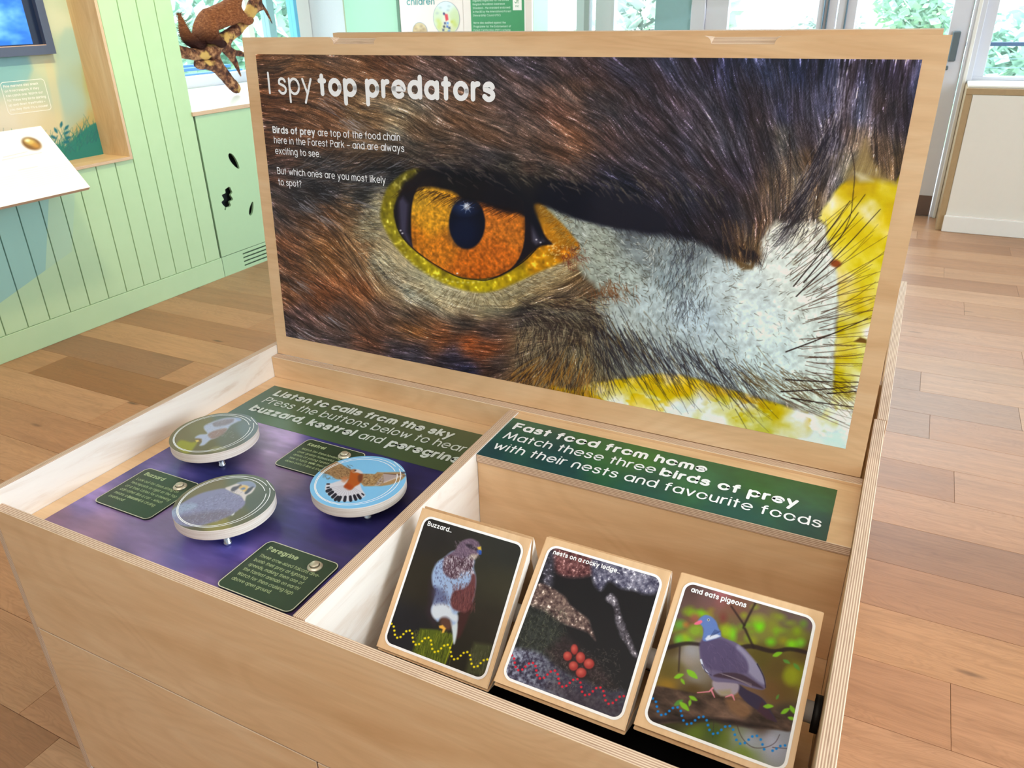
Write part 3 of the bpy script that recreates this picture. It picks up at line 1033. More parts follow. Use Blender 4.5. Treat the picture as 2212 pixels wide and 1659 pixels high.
    LT = S.base([(1200, 470, (150, 158, 146)), (1250, 500, (160, 170, 164)), (1290, 540, (164, 174, 164)), (1300, 600, (160, 170, 162)), (1400, 540, (132, 144, 150)), (1380, 500, (96, 104, 112)), (1500, 540, (122, 134, 142)),
                 (1350, 600, (168, 182, 180)), (1460, 600, (146, 164, 174)), (1560, 600, (176, 192, 200)), (1600, 620, (190, 205, 210)), (1400, 660, (182, 200, 208)), (1500, 690, (178, 198, 212)), (1350, 690, (180, 194, 196)),
                 (1620, 700, (188, 206, 214)), (1700, 560, (204, 216, 216)), (1700, 500, (210, 208, 192)), (1750, 620, (198, 210, 208)), (1680, 780, (184, 204, 210)), (1780, 760, (196, 212, 212)), (1560, 780, (168, 186, 194)),
                 (1450, 760, (172, 188, 194)), (1350, 760, (150, 158, 152)), (1300, 790, (110, 108, 90)), (1760, 860, (188, 204, 196)), (1640, 850, (170, 188, 188)), (1680, 520, (206, 212, 210))], s=26)
    lm = S.poly_alpha(curve(lore, True), 9.0)
    mott = (fbm(S.LX.shape, 7, 3) - 0.5)
    mott2 = (fbm(S.LX.shape, 34, 3) - 0.5)
    LT = LT * (1 + 0.42 * mott + 0.16 * mott2)[..., None] * (1.0 + .14 * np.clip((S.AX - 1380) / 250, 0, 1))[..., None]
    rag = np.clip(lm + (fbm(S.LX.shape, 14, 2) - .5) * 1.2 * (lm * (1 - lm) * 4), 0, 1)[..., None]
    S.img = S.img * (1 - rag) + LT * rag

    # ---- yellow cere: right side and underneath
    ty = S.base([(1850, 400, (206, 184, 40)), (1900, 420, (206, 188, 36)), (1880, 455, (226, 222, 190)), (1920, 480, (220, 200, 60)), (1840, 480, (220, 204, 60)), (1880, 520, (214, 198, 44)), (1800, 620, (206, 184, 30)),
                 (1850, 560, (224, 214, 90)), (1900, 600, (214, 204, 60)), (1860, 650, (208, 190, 40)), (1840, 700, (204, 196, 80)), (1880, 740, (224, 226, 140)), (1820, 760, (200, 184, 30)), (1860, 800, (222, 228, 190)), (1850, 850, (190, 180, 50)),
                 (1820, 880, (200, 196, 70)), (1840, 930, (190, 214, 200)), (1800, 950, (184, 212, 204)), (1250, 830, (196, 160, 40)), (1300, 820, (206, 176, 44)), (1400, 822, (214, 186, 40)), (1480, 830, (220, 190, 40)),
                 (1350, 850, (218, 198, 70)), (1420, 862, (216, 200, 80)), (1500, 880, (206, 212, 180)), (1560, 870, (208, 206, 130)), (1600, 900, (206, 200, 90)), (1480, 900, (196, 210, 190)), (1680, 880, (200, 186, 60)), (1640, 920, (204, 216, 190)),
                 (1720, 910, (202, 204, 130)), (1760, 900, (196, 176, 40)), (1560, 840, (200, 166, 40)), (1620, 868, (190, 158, 40)), (1780, 930, (190, 200, 130))], s=12)
    patch = fbm(S.LX.shape, 40, 4)
    pm = np.clip((fbm(S.LX.shape, 30, 4, .6, 1.6) - .53) / .05, 0, 1)[..., None] * np.clip(((S.AY - 820) / 60)[..., None] + .35 * (S.AX > 1840)[..., None], 0, .75)
    ty = ty * (1 - pm) + np.array([.86, .90, .86], np.float32) * pm
    ty = ty * 1.07 + np.clip(patch - 0.50, -.2, .3)[..., None] * np.array([.4, .6, 2.4], np.float32)
    right = [(1786, 486), (1770, 470), (1800, 420), (1826, 392), (1850, 380), (1900, 384), (1936, 396), (1960, 400), (1960, 1000), (1790, 1000), (1780, 900), (1800, 860), (1806, 760), (1812, 640), (1804, 560), (1788, 520)]
    under = [(1180, 846), (1240, 842), (1290, 826), (1350, 818), (1410, 808), (1480, 812), (1560, 836), (1640, 860), (1720, 884), (1800, 900), (1900, 880), (1900, 1000), (1180, 1000)]
    for P in (right, under):
        m = S.poly_alpha(curve(P, True, 3), 4.0)
        m = np.clip(m + (fbm(S.LX.shape, 9, 2) - .5) * .9 * (m * (1 - m) * 4), 0, 1)[..., None]
        S.img = S.img * (1 - m) + np.clip(ty, 0, 1) * m
    S.fill([(1826, 392), (1850, 340), (1870, 300), (1880, 330), (1900, 372), (1936, 398), (1900, 392)], (150, 128, 84), 8, .8, True)
    S.fill([(1845, 372), (1868, 378), (1886, 392), (1858, 392)], (222, 218, 190), 6, .7)
    S.ell(1806, 569, 12, 8, (150, 74, 30), 2.5, 1, .1)
    S.fill([(1846, 738), (1860, 728), (1874, 733), (1874, 742)], (104, 68, 20), 2, .9)
    S.ell(1718, 568, 7, 6, (186, 190, 176), 3, .8)

    # brow hair hanging over the pale skin
    for k in range(520):
        t = r.random()
        x = 1185 + 455 * t
        y = 440 + 118 * t ** 1.15 - r.uniform(0, 18)
        S.hair(x, y, math.radians(38 + 30 * t + r.gauss(0, 10)), r.uniform(14, 44) * (1.3 - .5 * t), 1.4, (24, 22, 32), r.uniform(.5, .9), r.gauss(0, .15))
    for k in range(300):
        x, y = r.uniform(1560, 1690), r.uniform(470, 560)
        if x + (y - 470) * .1 > 1668:
            continue
        a = math.radians(100 + (1640 - x) * -.35 + r.gauss(0, 8))
        S.hair(x, y, a, r.uniform(16, 40), 1.3, (58, 44, 42) if r.random() < .7 else (146, 116, 84), .6, 0)
    S.fill([(1585, 556), (1602, 566), (1622, 572), (1634, 560), (1628, 582), (1604, 584)], (92, 66, 30), 3, .75)
    # dark beard feathers sweeping right over the cere edge
    for k in range(460):
        t = r.random()
        x, y = 1812 - 110 * t + r.gauss(0, 10), 250 + 260 * t + r.gauss(0, 12)
        S.hair(x, y, math.radians(104 + 22 * t + r.gauss(0, 6)), r.uniform(20, 64), 1.5, (34, 30, 42) if r.random() < .72 else (150, 144, 150), r.uniform(.4, .85), r.uniform(-.02, .16))
    for k in range(70):
        x, y = r.uniform(1700, 1780), r.uniform(430, 500)
        S.hair(x, y, math.radians(122 + r.gauss(0, 14)), r.uniform(16, 42), 1.8, (48, 42, 46), .8, .1)
    for pts in ([(1706, 290), (1708, 350), (1706, 420), (1697, 474)], [(1838, 320), (1846, 370), (1842, 430), (1836, 470), (1810, 520), (1760, 548)]):
        S.stroke(curve(pts), 2.2, 1.2, (44, 30, 28), .9)
    for k in range(26):
        y = 330 + k * 5.4
        for sg in (-1, 1):
            S.hair(1707 - k * .2, y, math.radians(90 + sg * 48), 26, 1.3, (52, 42, 44), .5, .1)

    # short speckle bristles on the pale skin
    for k in range(5200):
        x, y = r.uniform(1190, 1800), r.uniform(455, 880)
        lx_, ly_ = ap(S.Hi, (x, y))
        i, j = int(np.clip(lx_ / W * 1149, 0, 1149)), int(np.clip(ly_ / Hh * 571, 0, 571))
        if lm[j, i] < .6:
            continue
        dens = 1.0 if x < 1500 and y < 640 else (.45 if y < 760 else .55)
        if x > 1600 and 560 < y < 800:
            dens = .16
        if r.random() > dens:
            continue
        if y < 660:
            a = 34 if x < 1400 else (96 if x < 1540 else 20 - (x - 1540) * .35)
        else:
            a = 84 - (x - 1300) * .10
        S.hair(x, y, math.radians(a + r.gauss(0, 17)), r.uniform(5, 15), r.uniform(1.0, 1.9), (62, 58, 46) if r.random() < .7 else (226, 234, 234), r.uniform(.4, .9), r.gauss(0, .3))
    for k in range(170):
        x, y = r.gauss(1485, 26), r.uniform(520, 690)
        S.hair(x, y, math.radians(96 + r.gauss(0, 15)), r.uniform(12, 34), 1.3, (56, 58, 70), .75, r.gauss(0, .2))
    for k in range(120):
        x, y = r.gauss(1318, 24), r.gauss(628, 12)
        S.hair(x, y, math.radians(70 + r.gauss(0, 25)), r.uniform(8, 22), 1.8, (120, 76, 44), .7, 0)
    # long bristles: fringe below the pale skin
    for k in range(400):
        t = r.random() ** 1.7
        x = 1290 + 330 * t + r.gauss(0, 14)
        y = 716 + 96 * t + r.gauss(0, 26)
        S.hair(x, y, math.radians(64 - 8 * t + r.gauss(0, 9)), r.uniform(46, 118), r.uniform(1.1, 1.9), (30, 28, 42) if r.random() < .8 else (100, 80, 44), r.uniform(.5, .9), r.uniform(-.14, .02))
    for k in range(90):
        x = r.uniform(1580, 1830)
        S.hair(x, 800 + (x - 1580) * .18 + r.gauss(0, 14), math.radians(38 + r.gauss(0, 6)), r.uniform(40, 90), 1.6, (92, 70, 34), r.uniform(.5, .85), r.uniform(-.1, .1))
    # long bristles fanning to the right over the cere
    for k in range(64):
        t = k / 63.0
        x = 1706 + 60 * math.sin(t * PI) + r.gauss(0, 16)
        y = 560 + 300 * t + r.gauss(0, 8)
        a = -48 + 72 * t ** .9 + r.gauss(0, 5)
        S.hair(x, y, math.radians(a), r.uniform(110, 220), r.uniform(1.2, 2.1), (70, 44, 30), r.uniform(.6, .9), r.uniform(-.2, .06), taper=.35)
    for (x, y, a, l) in ((1716, 618, -50, 250), (1722, 640, -44, 260), (1738, 610, -50, 190), (1760, 540, -52, 130), (1700, 760, -20, 190), (1700, 820, 4, 190), (1712, 860, 10, 160), (1690, 846, -2, 170), (1790, 850, -3, 80)):
        S.hair(x, y, math.radians(a), l, 3.0, (40, 26, 24), .95, -.04, taper=.5)

    # ---- brown beard below and left of the pale skin
    for k in range(1900):
        x, y = r.uniform(1120, 1350), r.uniform(640, 870)
        lim = 1306 + (y - 640) * .1
        if x > lim or y > 850:
            continue
        if y > 700:
            a = 100 - (x - 1150) * .14 + r.gauss(0, 12)
        else:
            a = 6 + (y - 640) * .8 + r.gauss(0, 14)
        S.hair(x, y, math.radians(a), r.uniform(12, 36), r.uniform(1.1, 1.9), (36, 28, 30) if r.random() < .6 else (164, 154, 124), r.uniform(.35, .75), r.gauss(0, .15))
    for k in range(150):
        x, y = r.uniform(1100, 1280), r.uniform(806, 866)
        S.hair(x, y, math.radians(-50 - (x - 1100) * .22 + r.gauss(0, 8)), r.uniform(30, 70), 2.2, (182, 130, 52) if r.random() < .55 else (60, 38, 26), .5, .2)
    # dark grey curve left of the ring: eyebrow strands
    for k in range(600):
        x, y = r.uniform(620, 880), r.uniform(345, 450)
        S.hair(x, y, math.radians(-8 + (y - 390) * .5 + r.gauss(0, 10)), r.uniform(20, 60), 1.4, (24, 24, 28) if r.random() < .7 else (130, 130, 140), .5, r.gauss(0, .1))

    # ---- pale downy band and yellow ring round the eye
    ring_out = [(829, 430), (824, 468), (843, 512), (868, 545), (900, 575), (943, 602), (986, 621), (1038, 631), (1080, 625), (1121, 608), (1162, 589), (1202, 572), (1242, 553), (1254, 532),
                (1236, 508), (1219, 488), (1190, 462), (1164, 440), (1140, 430), (960, 380), (929, 366), (889, 365), (861, 381), (840, 403)]
    down = [(815, 420), (806, 480), (830, 540), (862, 588), (920, 630), (980, 664), (1050, 674), (1110, 655), (1160, 628), (1230, 590), (1250, 560), (1150, 520), (1000, 500), (870, 420)]
    m = S.poly_alpha(curve(down, True), 22.0) * (.30 + .34 * np.clip((S.AY - 470) / 110, 0, 1))
    sp = (fbm(S.LX.shape, 6, 3) - .5) * 1.3 + .12 * fine
    dn = np.array([182, 172, 138], np.float32) / 255 * (1 + .55 * sp)[..., None]
    S.img = S.img * (1 - m[..., None]) + dn * m[..., None]
    cx, cy = 1020, 490
    for k in range(900):
        a = r.uniform(-.15, PI + .25)
        rr = 1.0 + r.uniform(.02, .30)
        x, y = cx + 192 * rr * math.cos(a), cy + 136 * rr * math.sin(a)
        if x > 1230:
            continue
        S.hair(x, y, math.atan2(y - cy, x - cx) + .5 * (1 if x < 1040 else -.9) + r.gauss(0, .2), r.uniform(6, 17), 1.3, (96, 80, 54) if r.random() < .6 else (222, 216, 190), .6, 0)
    ring = S.poly_alpha(curve(ring_out, True), 3.5)
    peb = fbm(S.LX.shape, 8, 2)
    yc = S.base([(840, 440, (128, 118, 20)), (835, 490, (150, 140, 30)), (880, 560, (160, 146, 24)), (950, 600, (176, 160, 22)), (1040, 616, (176, 158, 16)), (1110, 605, (180, 152, 14)), (1180, 570, (196, 138, 14)),
                 (1225, 540, (198, 120, 16)), (1200, 500, (190, 120, 16)), (1170, 460, (150, 110, 20)), (880, 380, (96, 90, 22)), (940, 375, (70, 66, 16))], s=14)
    yc = yc * (0.62 + .76 * peb)[..., None] + np.clip(peb - .66, 0, 1)[..., None] * 1.3
    S.img = S.img * (1 - ring[..., None]) + yc * ring[..., None]
    for k in range(40):   # light beads along the lower lid
        a = PI * (.02 + .96 * k / 39)
        S.ell(1012 - 146 * math.cos(a) - 4, 486 + 124 * math.sin(a) ** .9, 2.6, 1.8, (232, 224, 130), 1.5, .55 * (0.4 + math.sin(a)))
    for k in range(90):
        S.ell(r.gauss(1208, 18), r.gauss(533, 16), 1.6, 1.4, (250, 220, 160), 1, .6)
    for k in range(200):
        t = r.random()
        x, y = 1166 + 88 * t + r.gauss(0, 4), 440 + 98 * t + r.gauss(0, 5)
        S.hair(x, y, math.radians(150 + r.gauss(0, 24)), r.uniform(6, 18), 1.5, (62, 44, 30) if r.random() < .6 else (186, 188, 172), .75, .1)
    for k in range(120):
        x, y = r.gauss(1240, 14), r.gauss(552, 14)
        S.hair(x, y, math.radians(60 + r.gauss(0, 40)), r.uniform(6, 14), 1.7, (112, 50, 36) if r.random() < .6 else (150, 110, 70), .65, .1)

    # ---- the eyeball
    eye = [(853, 452), (856, 478), (866, 503), (884, 527), (911, 550), (943, 574), (983, 593), (1024, 602), (1065, 601), (1097, 590), (1127, 568), (1152, 545), (1172, 531), (1196, 527),
           (1182, 511), (1169, 484), (1158, 452), (1140, 432), (1100, 410), (1040, 392), (960, 380), (910, 386), (884, 398), (862, 424)]
    ep = curve(eye, True)
    S.fill(ep, (24, 20, 30), 2.5)
    e_ = S.poly_alpha(ep, 2.0)
    d = (np.abs((S.AX - 1013) / 125) ** 2.8 + np.abs((S.AY - 482) / 122) ** 2.8) ** (1 / 2.8)
    iris = np.clip((1 - d) * 40, 0, 1) * np.clip(e_ * 1.2 - .2, 0, 1)
    th = np.arctan2(S.AY - 484, S.AX - 1013)
    ic = S.base([(905, 430, (200, 140, 34)), (920, 480, (206, 134, 28)), (960, 450, (200, 132, 30)), (960, 540, (196, 108, 24)), (1010, 570, (188, 92, 20)), (1080, 560, (186, 90, 22)), (1110, 500, (188, 100, 28)), (1070, 450, (182, 96, 30)),
                 (1030, 590, (176, 82, 16)), (900, 510, (190, 104, 20))], s=20)
    speck = fbm(S.LX.shape, 5, 2) - .5
    streak = np.sin(th * 60 + 6 * fbm(S.LX.shape, 30, 2)) * .025
    ic = np.clip(ic * np.array([1.04, 1.14, 1.3], np.float32), 0, 1) * (1 + .75 * speck + streak - .22 * np.clip(d - .86, 0, 1) * 5)[..., None]
    S.img = S.img * (1 - iris[..., None]) + ic * iris[..., None]
    S.fill([(862, 432), (872, 424), (884, 440), (880, 500), (894, 534), (880, 520), (866, 494)], (82, 78, 108), 5, .7)
    S.fill([(1150, 470), (1158, 478), (1166, 500), (1178, 520), (1160, 528), (1152, 520)], (92, 90, 112), 4, .75)
    S.stroke(curve([(853, 452), (866, 503), (911, 550), (983, 594), (1024, 603), (1065, 602), (1127, 569), (1160, 538)]), 2.4, 2.4, (22, 16, 18), .85)
    for (x, y) in ((871, 503), (990, 590), (1161, 517), (1170, 523), (867, 497)):
        S.ell(x, y, 2, 1.6, (240, 240, 250), 1.2, .9)
    # pupil and catch light
    S.ell(1011, 481, 39, 56, (6, 12, 34), 2.0)
    S.ell(1004, 500, 30, 32, (10, 26, 60), 12, .7)
    S.ell(1006, 446, 24, 16, (40, 62, 110), 9, .75)
    S.ell(1010.5, 445, 5.5, 6, (255, 255, 255), 3.5)
    for a in range(8):
        S.hair(1010.5, 445, a * PI / 4 + .2, 15, 2.2, (210, 224, 255), .6, 0)
    # lid shadow painted by the photographer's light: the dark brow edge with hairs hanging into the iris
    lid = [(856, 448), (866, 424), (884, 412), (903, 407), (930, 404), (955, 408), (983, 416), (1000, 430), (1030, 436), (1052, 442), (1078, 452), (1100, 458), (1127, 463), (1150, 486), (1170, 520), (1176, 490), (1168, 440), (1240, 470),
           (1320, 490), (1420, 505), (1440, 470), (1360, 420), (1240, 392), (1120, 376), (1000, 366), (920, 362), (890, 384), (872, 396)]
    lmk = S.poly_alpha(curve(lid, True, 4), 5.0) * (S.poly_alpha([(840, 340), (1500, 340), (1500, 520), (1175, 466), (1166, 470), (1182, 522), (1140, 530), (840, 500)], 6.0))
    lc = S.base([(880, 400, (26, 20, 26)), (1000, 400, (12, 12, 22)), (1100, 430, (12, 14, 28)), (1200, 430, (14, 16, 32)), (1350, 460, (28, 28, 42)), (1130, 385, (34, 32, 34))], s=30)
    S.img = S.img * (1 - lmk[..., None] * .96) + lc * lmk[..., None] * .96
    S.fill(curve([(1156, 446), (1170, 440), (1196, 462), (1226, 494), (1250, 528), (1210, 530), (1186, 512), (1170, 484)], True), (176, 122, 22), 4, .62)
    for k in range(120):
        t = r.random()
        x = 884 + 250 * t
        y = 402 + 58 * t - r.uniform(0, 6)
        S.hair(x, y, math.radians(150 + r.gauss(0, 9)) if t < .5 else math.radians(158 + r.gauss(0, 9)), -r.uniform(10, 34) if False else r.uniform(14, 46), 1.5, (30, 14, 16), .55, -.05)
    for k in range(420):   # pale tips catching the light on the brow ridge
        x = r.uniform(900, 1560)
        y = 352 + (x - 900) * .10 + r.gauss(0, 16)
        S.hair(x, y, math.radians(20 + (x - 900) * .05 + r.gauss(0, 10)), r.uniform(10, 30), r.uniform(1.6, 3.4), (118, 108, 96) if r.random() < .5 else (20, 18, 24), r.uniform(.25, .6), .1, soft=1.2)
    for k in range(8):
        x0, y0 = [(742, 258), (760, 270), (700, 212), (655, 440), (690, 470), (640, 615), (700, 680), (650, 720)][k]
        for q in range(14):
            S.hair(x0 + r.gauss(0, 10), y0 + r.gauss(0, 8), math.radians(36 + r.gauss(0, 7)), r.uniform(24, 60), 1.5, (205, 205, 222), .34, -.06)
    S.img = np.clip(S.img * (S.img / (S.img + .030)) * 1.07, 0.006, 1)
    return S


# ---------------------------------------------------------------- the three cards
CW, CHT = 0.165, 0.189            # printed area of a card, metres


def card_sheet(face_quad):
    """face_quad: artwork corners of the whole block face, BL BR TR TL"""
    x0, y0 = .0085, .0085
    return Sheet.grid(x0, x0 + CW, y0, y0 + CHT, 290, 330, [(0, 0), (.18, 0), (.18, .208), (0, .208)], face_quad)


def dots(S, pts, col, rad=2.6):
    for x, y in pts:
        S.ell(x, y, rad, rad * .95, col, .9)


def wave_dots(start, end, n_per=9, waves=4.4, amp=11):
    """staggered line of printed dots following a saw-tooth"""
    pts = []
    n = int(n_per * waves)
    dx, dy = end[0] - start[0], end[1] - start[1]
    L = math.hypot(dx, dy)
    nx_, ny_ = -dy / L, dx / L
    for i in range(n + 1):
        t = i / n
        ph = (t * waves) % 1.0
        s = math.sin(2 * PI * ph)
        pts.append((start[0] + dx * t + nx_ * amp * s, start[1] + dy * t + ny_ * amp * s))
    return pts


def paint_buzzard_card():
    S = card_sheet([(809.5, 1394), (1049.4, 1488.3), (1146.7, 1162.3), (909.3, 1093.6)])
    S.img[:] = S.base([(920, 1140, (44, 42, 42)), (1100, 1200, (44, 46, 44)), (1090, 1260, (58, 56, 44)), (860, 1350, (34, 34, 40)), (1030, 1430, (42, 40, 34)), (900, 1250, (46, 42, 34)), (1060, 1350, (48, 44, 38))], s=40)
    S.img *= (0.9 + .2 * fbm(S.LX.shape, 60, 3))[..., None]
    r = random.Random(5)
    z = lambda x, y: (780 + x / 5.53, 1080 + y / 5.53)
    # post
    S.fill([z(690, 1520), z(900, 1535), z(1085, 1590), z(1090, 1640), z(1010, 1890), z(985, 1960), z(700, 1860), z(600, 1790)], (84, 96, 30), 3)
    S.fill([z(1340, 1690), z(1560, 1720), z(1480, 2090), z(1230, 2060), z(1290, 1800)], (74, 78, 52), 5, .85)
    for k in range(260):
        x, y = z(r.uniform(620, 1070), r.uniform(1530, 1900))
        S.hair(x, y, math.radians(104 + r.gauss(0, 6)), r.uniform(6, 22), 1.2, (136, 144, 44) if r.random() < .5 else (44, 48, 20), .5)
    for k in range(90):
        x, y = z(r.uniform(1300, 1520), r.uniform(1720, 2040))
        S.hair(x, y, math.radians(100 + r.gauss(0, 6)), r.uniform(6, 20), 1.2, (120, 120, 96) if r.random() < .5 else (44, 44, 34), .4)
    S.stroke([z(1085, 1660), z(1040, 1780), z(985, 1950)], 3, 2, (150, 160, 30), .8)
    # back / shadow side, wing and tail
    S.fill([z(840, 900), z(800, 1000), z(790, 1180), z(770, 1330), z(820, 1450), z(880, 1480), z(900, 1200)], (52, 42, 50), 6, .9, True)
    S.fill([z(1140, 1430), z(1120, 1620), z(1180, 1600), z(1300, 1300), z(1330, 1180), z(1200, 1250)], (66, 40, 40), 3, 1, True)
    S.fill([z(1050, 1420), z(1130, 1430), z(1135, 1560), z(1105, 1700), z(1085, 1680), z(1075, 1560)], (196, 210, 222), 2, 1, True)
    body = [z(975, 680), z(900, 730), z(850, 810), z(828, 900), z(840, 1010), z(880, 1080), z(850, 1200), z(820, 1300), z(850, 1380), z(900, 1440), z(950, 1400), z(1040, 1420), z(1080, 1480), z(1140, 1430), z(1140, 1340),
            z(1200, 1300), z(1300, 1230), z(1345, 1080), z(1355, 920), z(1330, 800), z(1340, 720), z(1300, 640), z(1100, 600)]
    S.fill(body, (150, 174, 214), 2.5, 1, True)
    S.fill([z(1060, 1150), z(1100, 1080), z(1230, 1040), z(1290, 960), z(1310, 870), z(1350, 900), z(1350, 1050), z(1320, 1190), z(1290, 1290), z(1200, 1330), z(1090, 1290), z(1055, 1230)], (104, 62, 66), 2.5, 1, True)
    S.fill([z(985, 680), z(960, 780), z(975, 860), z(1040, 920), z(1120, 930), z(1180, 860), z(1260, 840), z(1310, 800), z(1330, 720), z(1310, 640), z(1200, 600), z(1080, 620)], (96, 74, 90), 2.5, 1, True)
    S.fill([z(850, 1240), z(940, 1220), z(1040, 1260), z(1080, 1340), z(1140, 1370), z(1130, 1440), z(1080, 1430), z(1000, 1380), z(920, 1400), z(860, 1400), z(825, 1330)], (204, 214, 228), 3, .9, True)
    S.fill([z(870, 1030), z(950, 1060), z(1010, 1120), z(1020, 1220), z(940, 1220), z(860, 1230), z(850, 1130)], (84, 88, 124), 6, .75, True)
    S.fill([z(940, 1400), z(1010, 1390), z(1060, 1450), z(1050, 1530), z(980, 1530), z(930, 1480)], (104, 70, 60), 4, .8, True)
    # head
    S.fill([z(1110, 590), z(1150, 520), z(1220, 470), z(1300, 458), z(1370, 490), z(1410, 550), z(1420, 600), z(1410, 640), z(1380, 650), z(1345, 690), z(1260, 690), z(1180, 690), z(1060, 640)], (112, 94, 116), 2, 1, True)
    S.fill([z(1230, 530), z(1300, 525), z(1380, 590), z(1360, 600), z(1280, 570)], (44, 38, 52), 2, .85, True)
    S.fill([z(1370, 560), z(1415, 550), z(1420, 600), z(1390, 600)], (226, 196, 70), 1.5, .9)
    S.fill([z(1370, 600), z(1415, 595), z(1420, 640), z(1400, 648), z(1375, 625)], (40, 90, 190), 1.5, 1, True)
    S.fill([z(1290, 650), z(1380, 645), z(1345, 700), z(1280, 700)], (206, 196, 180), 3, .8, True)
    for k in range(520):
        x, y = r.uniform(970, 1330), r.uniform(660, 930)
        if y > 700 + (x - 970) * .6 + 150 or y > 930 - abs(x - 1110) * .3:
            continue
        S.hair(*z(x, y), math.radians(85 + r.gauss(0, 18)), r.uniform(3, 7), 1.8, (60, 40, 52) if r.random() < .5 else (206, 200, 214), .6)
    for k in range(260):
        x, y = r.uniform(850, 1300), r.uniform(720, 1260)
        S.hair(*z(x, y), math.radians(88 + r.gauss(0, 14)), r.uniform(2, 4.5), 1.5, (56, 50, 96) if x < 960 else (80, 56, 66), .6)
    for k in range(260):
        x, y = r.uniform(1080, 1350), r.uniform(980, 1300)
        S.hair(*z(x, y), math.radians(98 + r.gauss(0, 10)), r.uniform(5, 12), 1.4, (132, 84, 84) if r.random() < .5 else (70, 38, 40), .45)
    for k in range(240):
        x, y = r.uniform(1090, 1400), r.uniform(480, 680)
        S.hair(*z(x, y), math.radians(70 + r.gauss(0, 20)), r.uniform(3, 7), 1.2, (160, 144, 160) if r.random() < .5 else (70, 56, 74), .4)
    S.fill([z(915, 1490), z(960, 1480), z(1000, 1520), z(975, 1570), z(950, 1575), z(960, 1530), z(920, 1515)], (228, 178, 78), 1.5)
    S.img = np.clip(S.img, .02, 1)
    zz = lambda x, y: (780 + x / 5.53, 1340 + y / 5.53)
    yd = [(350, 24), (377, 57), (385, 105), (392, 154), (419, 189), (459, 181), (493, 147), (527, 114), (568, 106), (597, 140), (603, 189), (612, 238), (640, 272), (680, 266), (716, 231), (750, 198), (792, 190), (820, 225), (828, 272),
          (837, 323), (866, 360), (907, 352), (943, 319), (979, 286), (1021, 276), (1049, 312), (1058, 362), (1068, 412), (1098, 449), (1141, 440), (1177, 406), (1212, 373), (1255, 364), (1287, 401), (1296, 451), (1306, 502), (1336, 540), (1380, 531),
          (1415, 496), (1452, 462), (1495, 453)]
    S.img = S.img * (S.img / (S.img + .035)) * 1.06
    dots(S, [zz(*p) for p in yd], (236, 220, 20), 2.5)
    return S


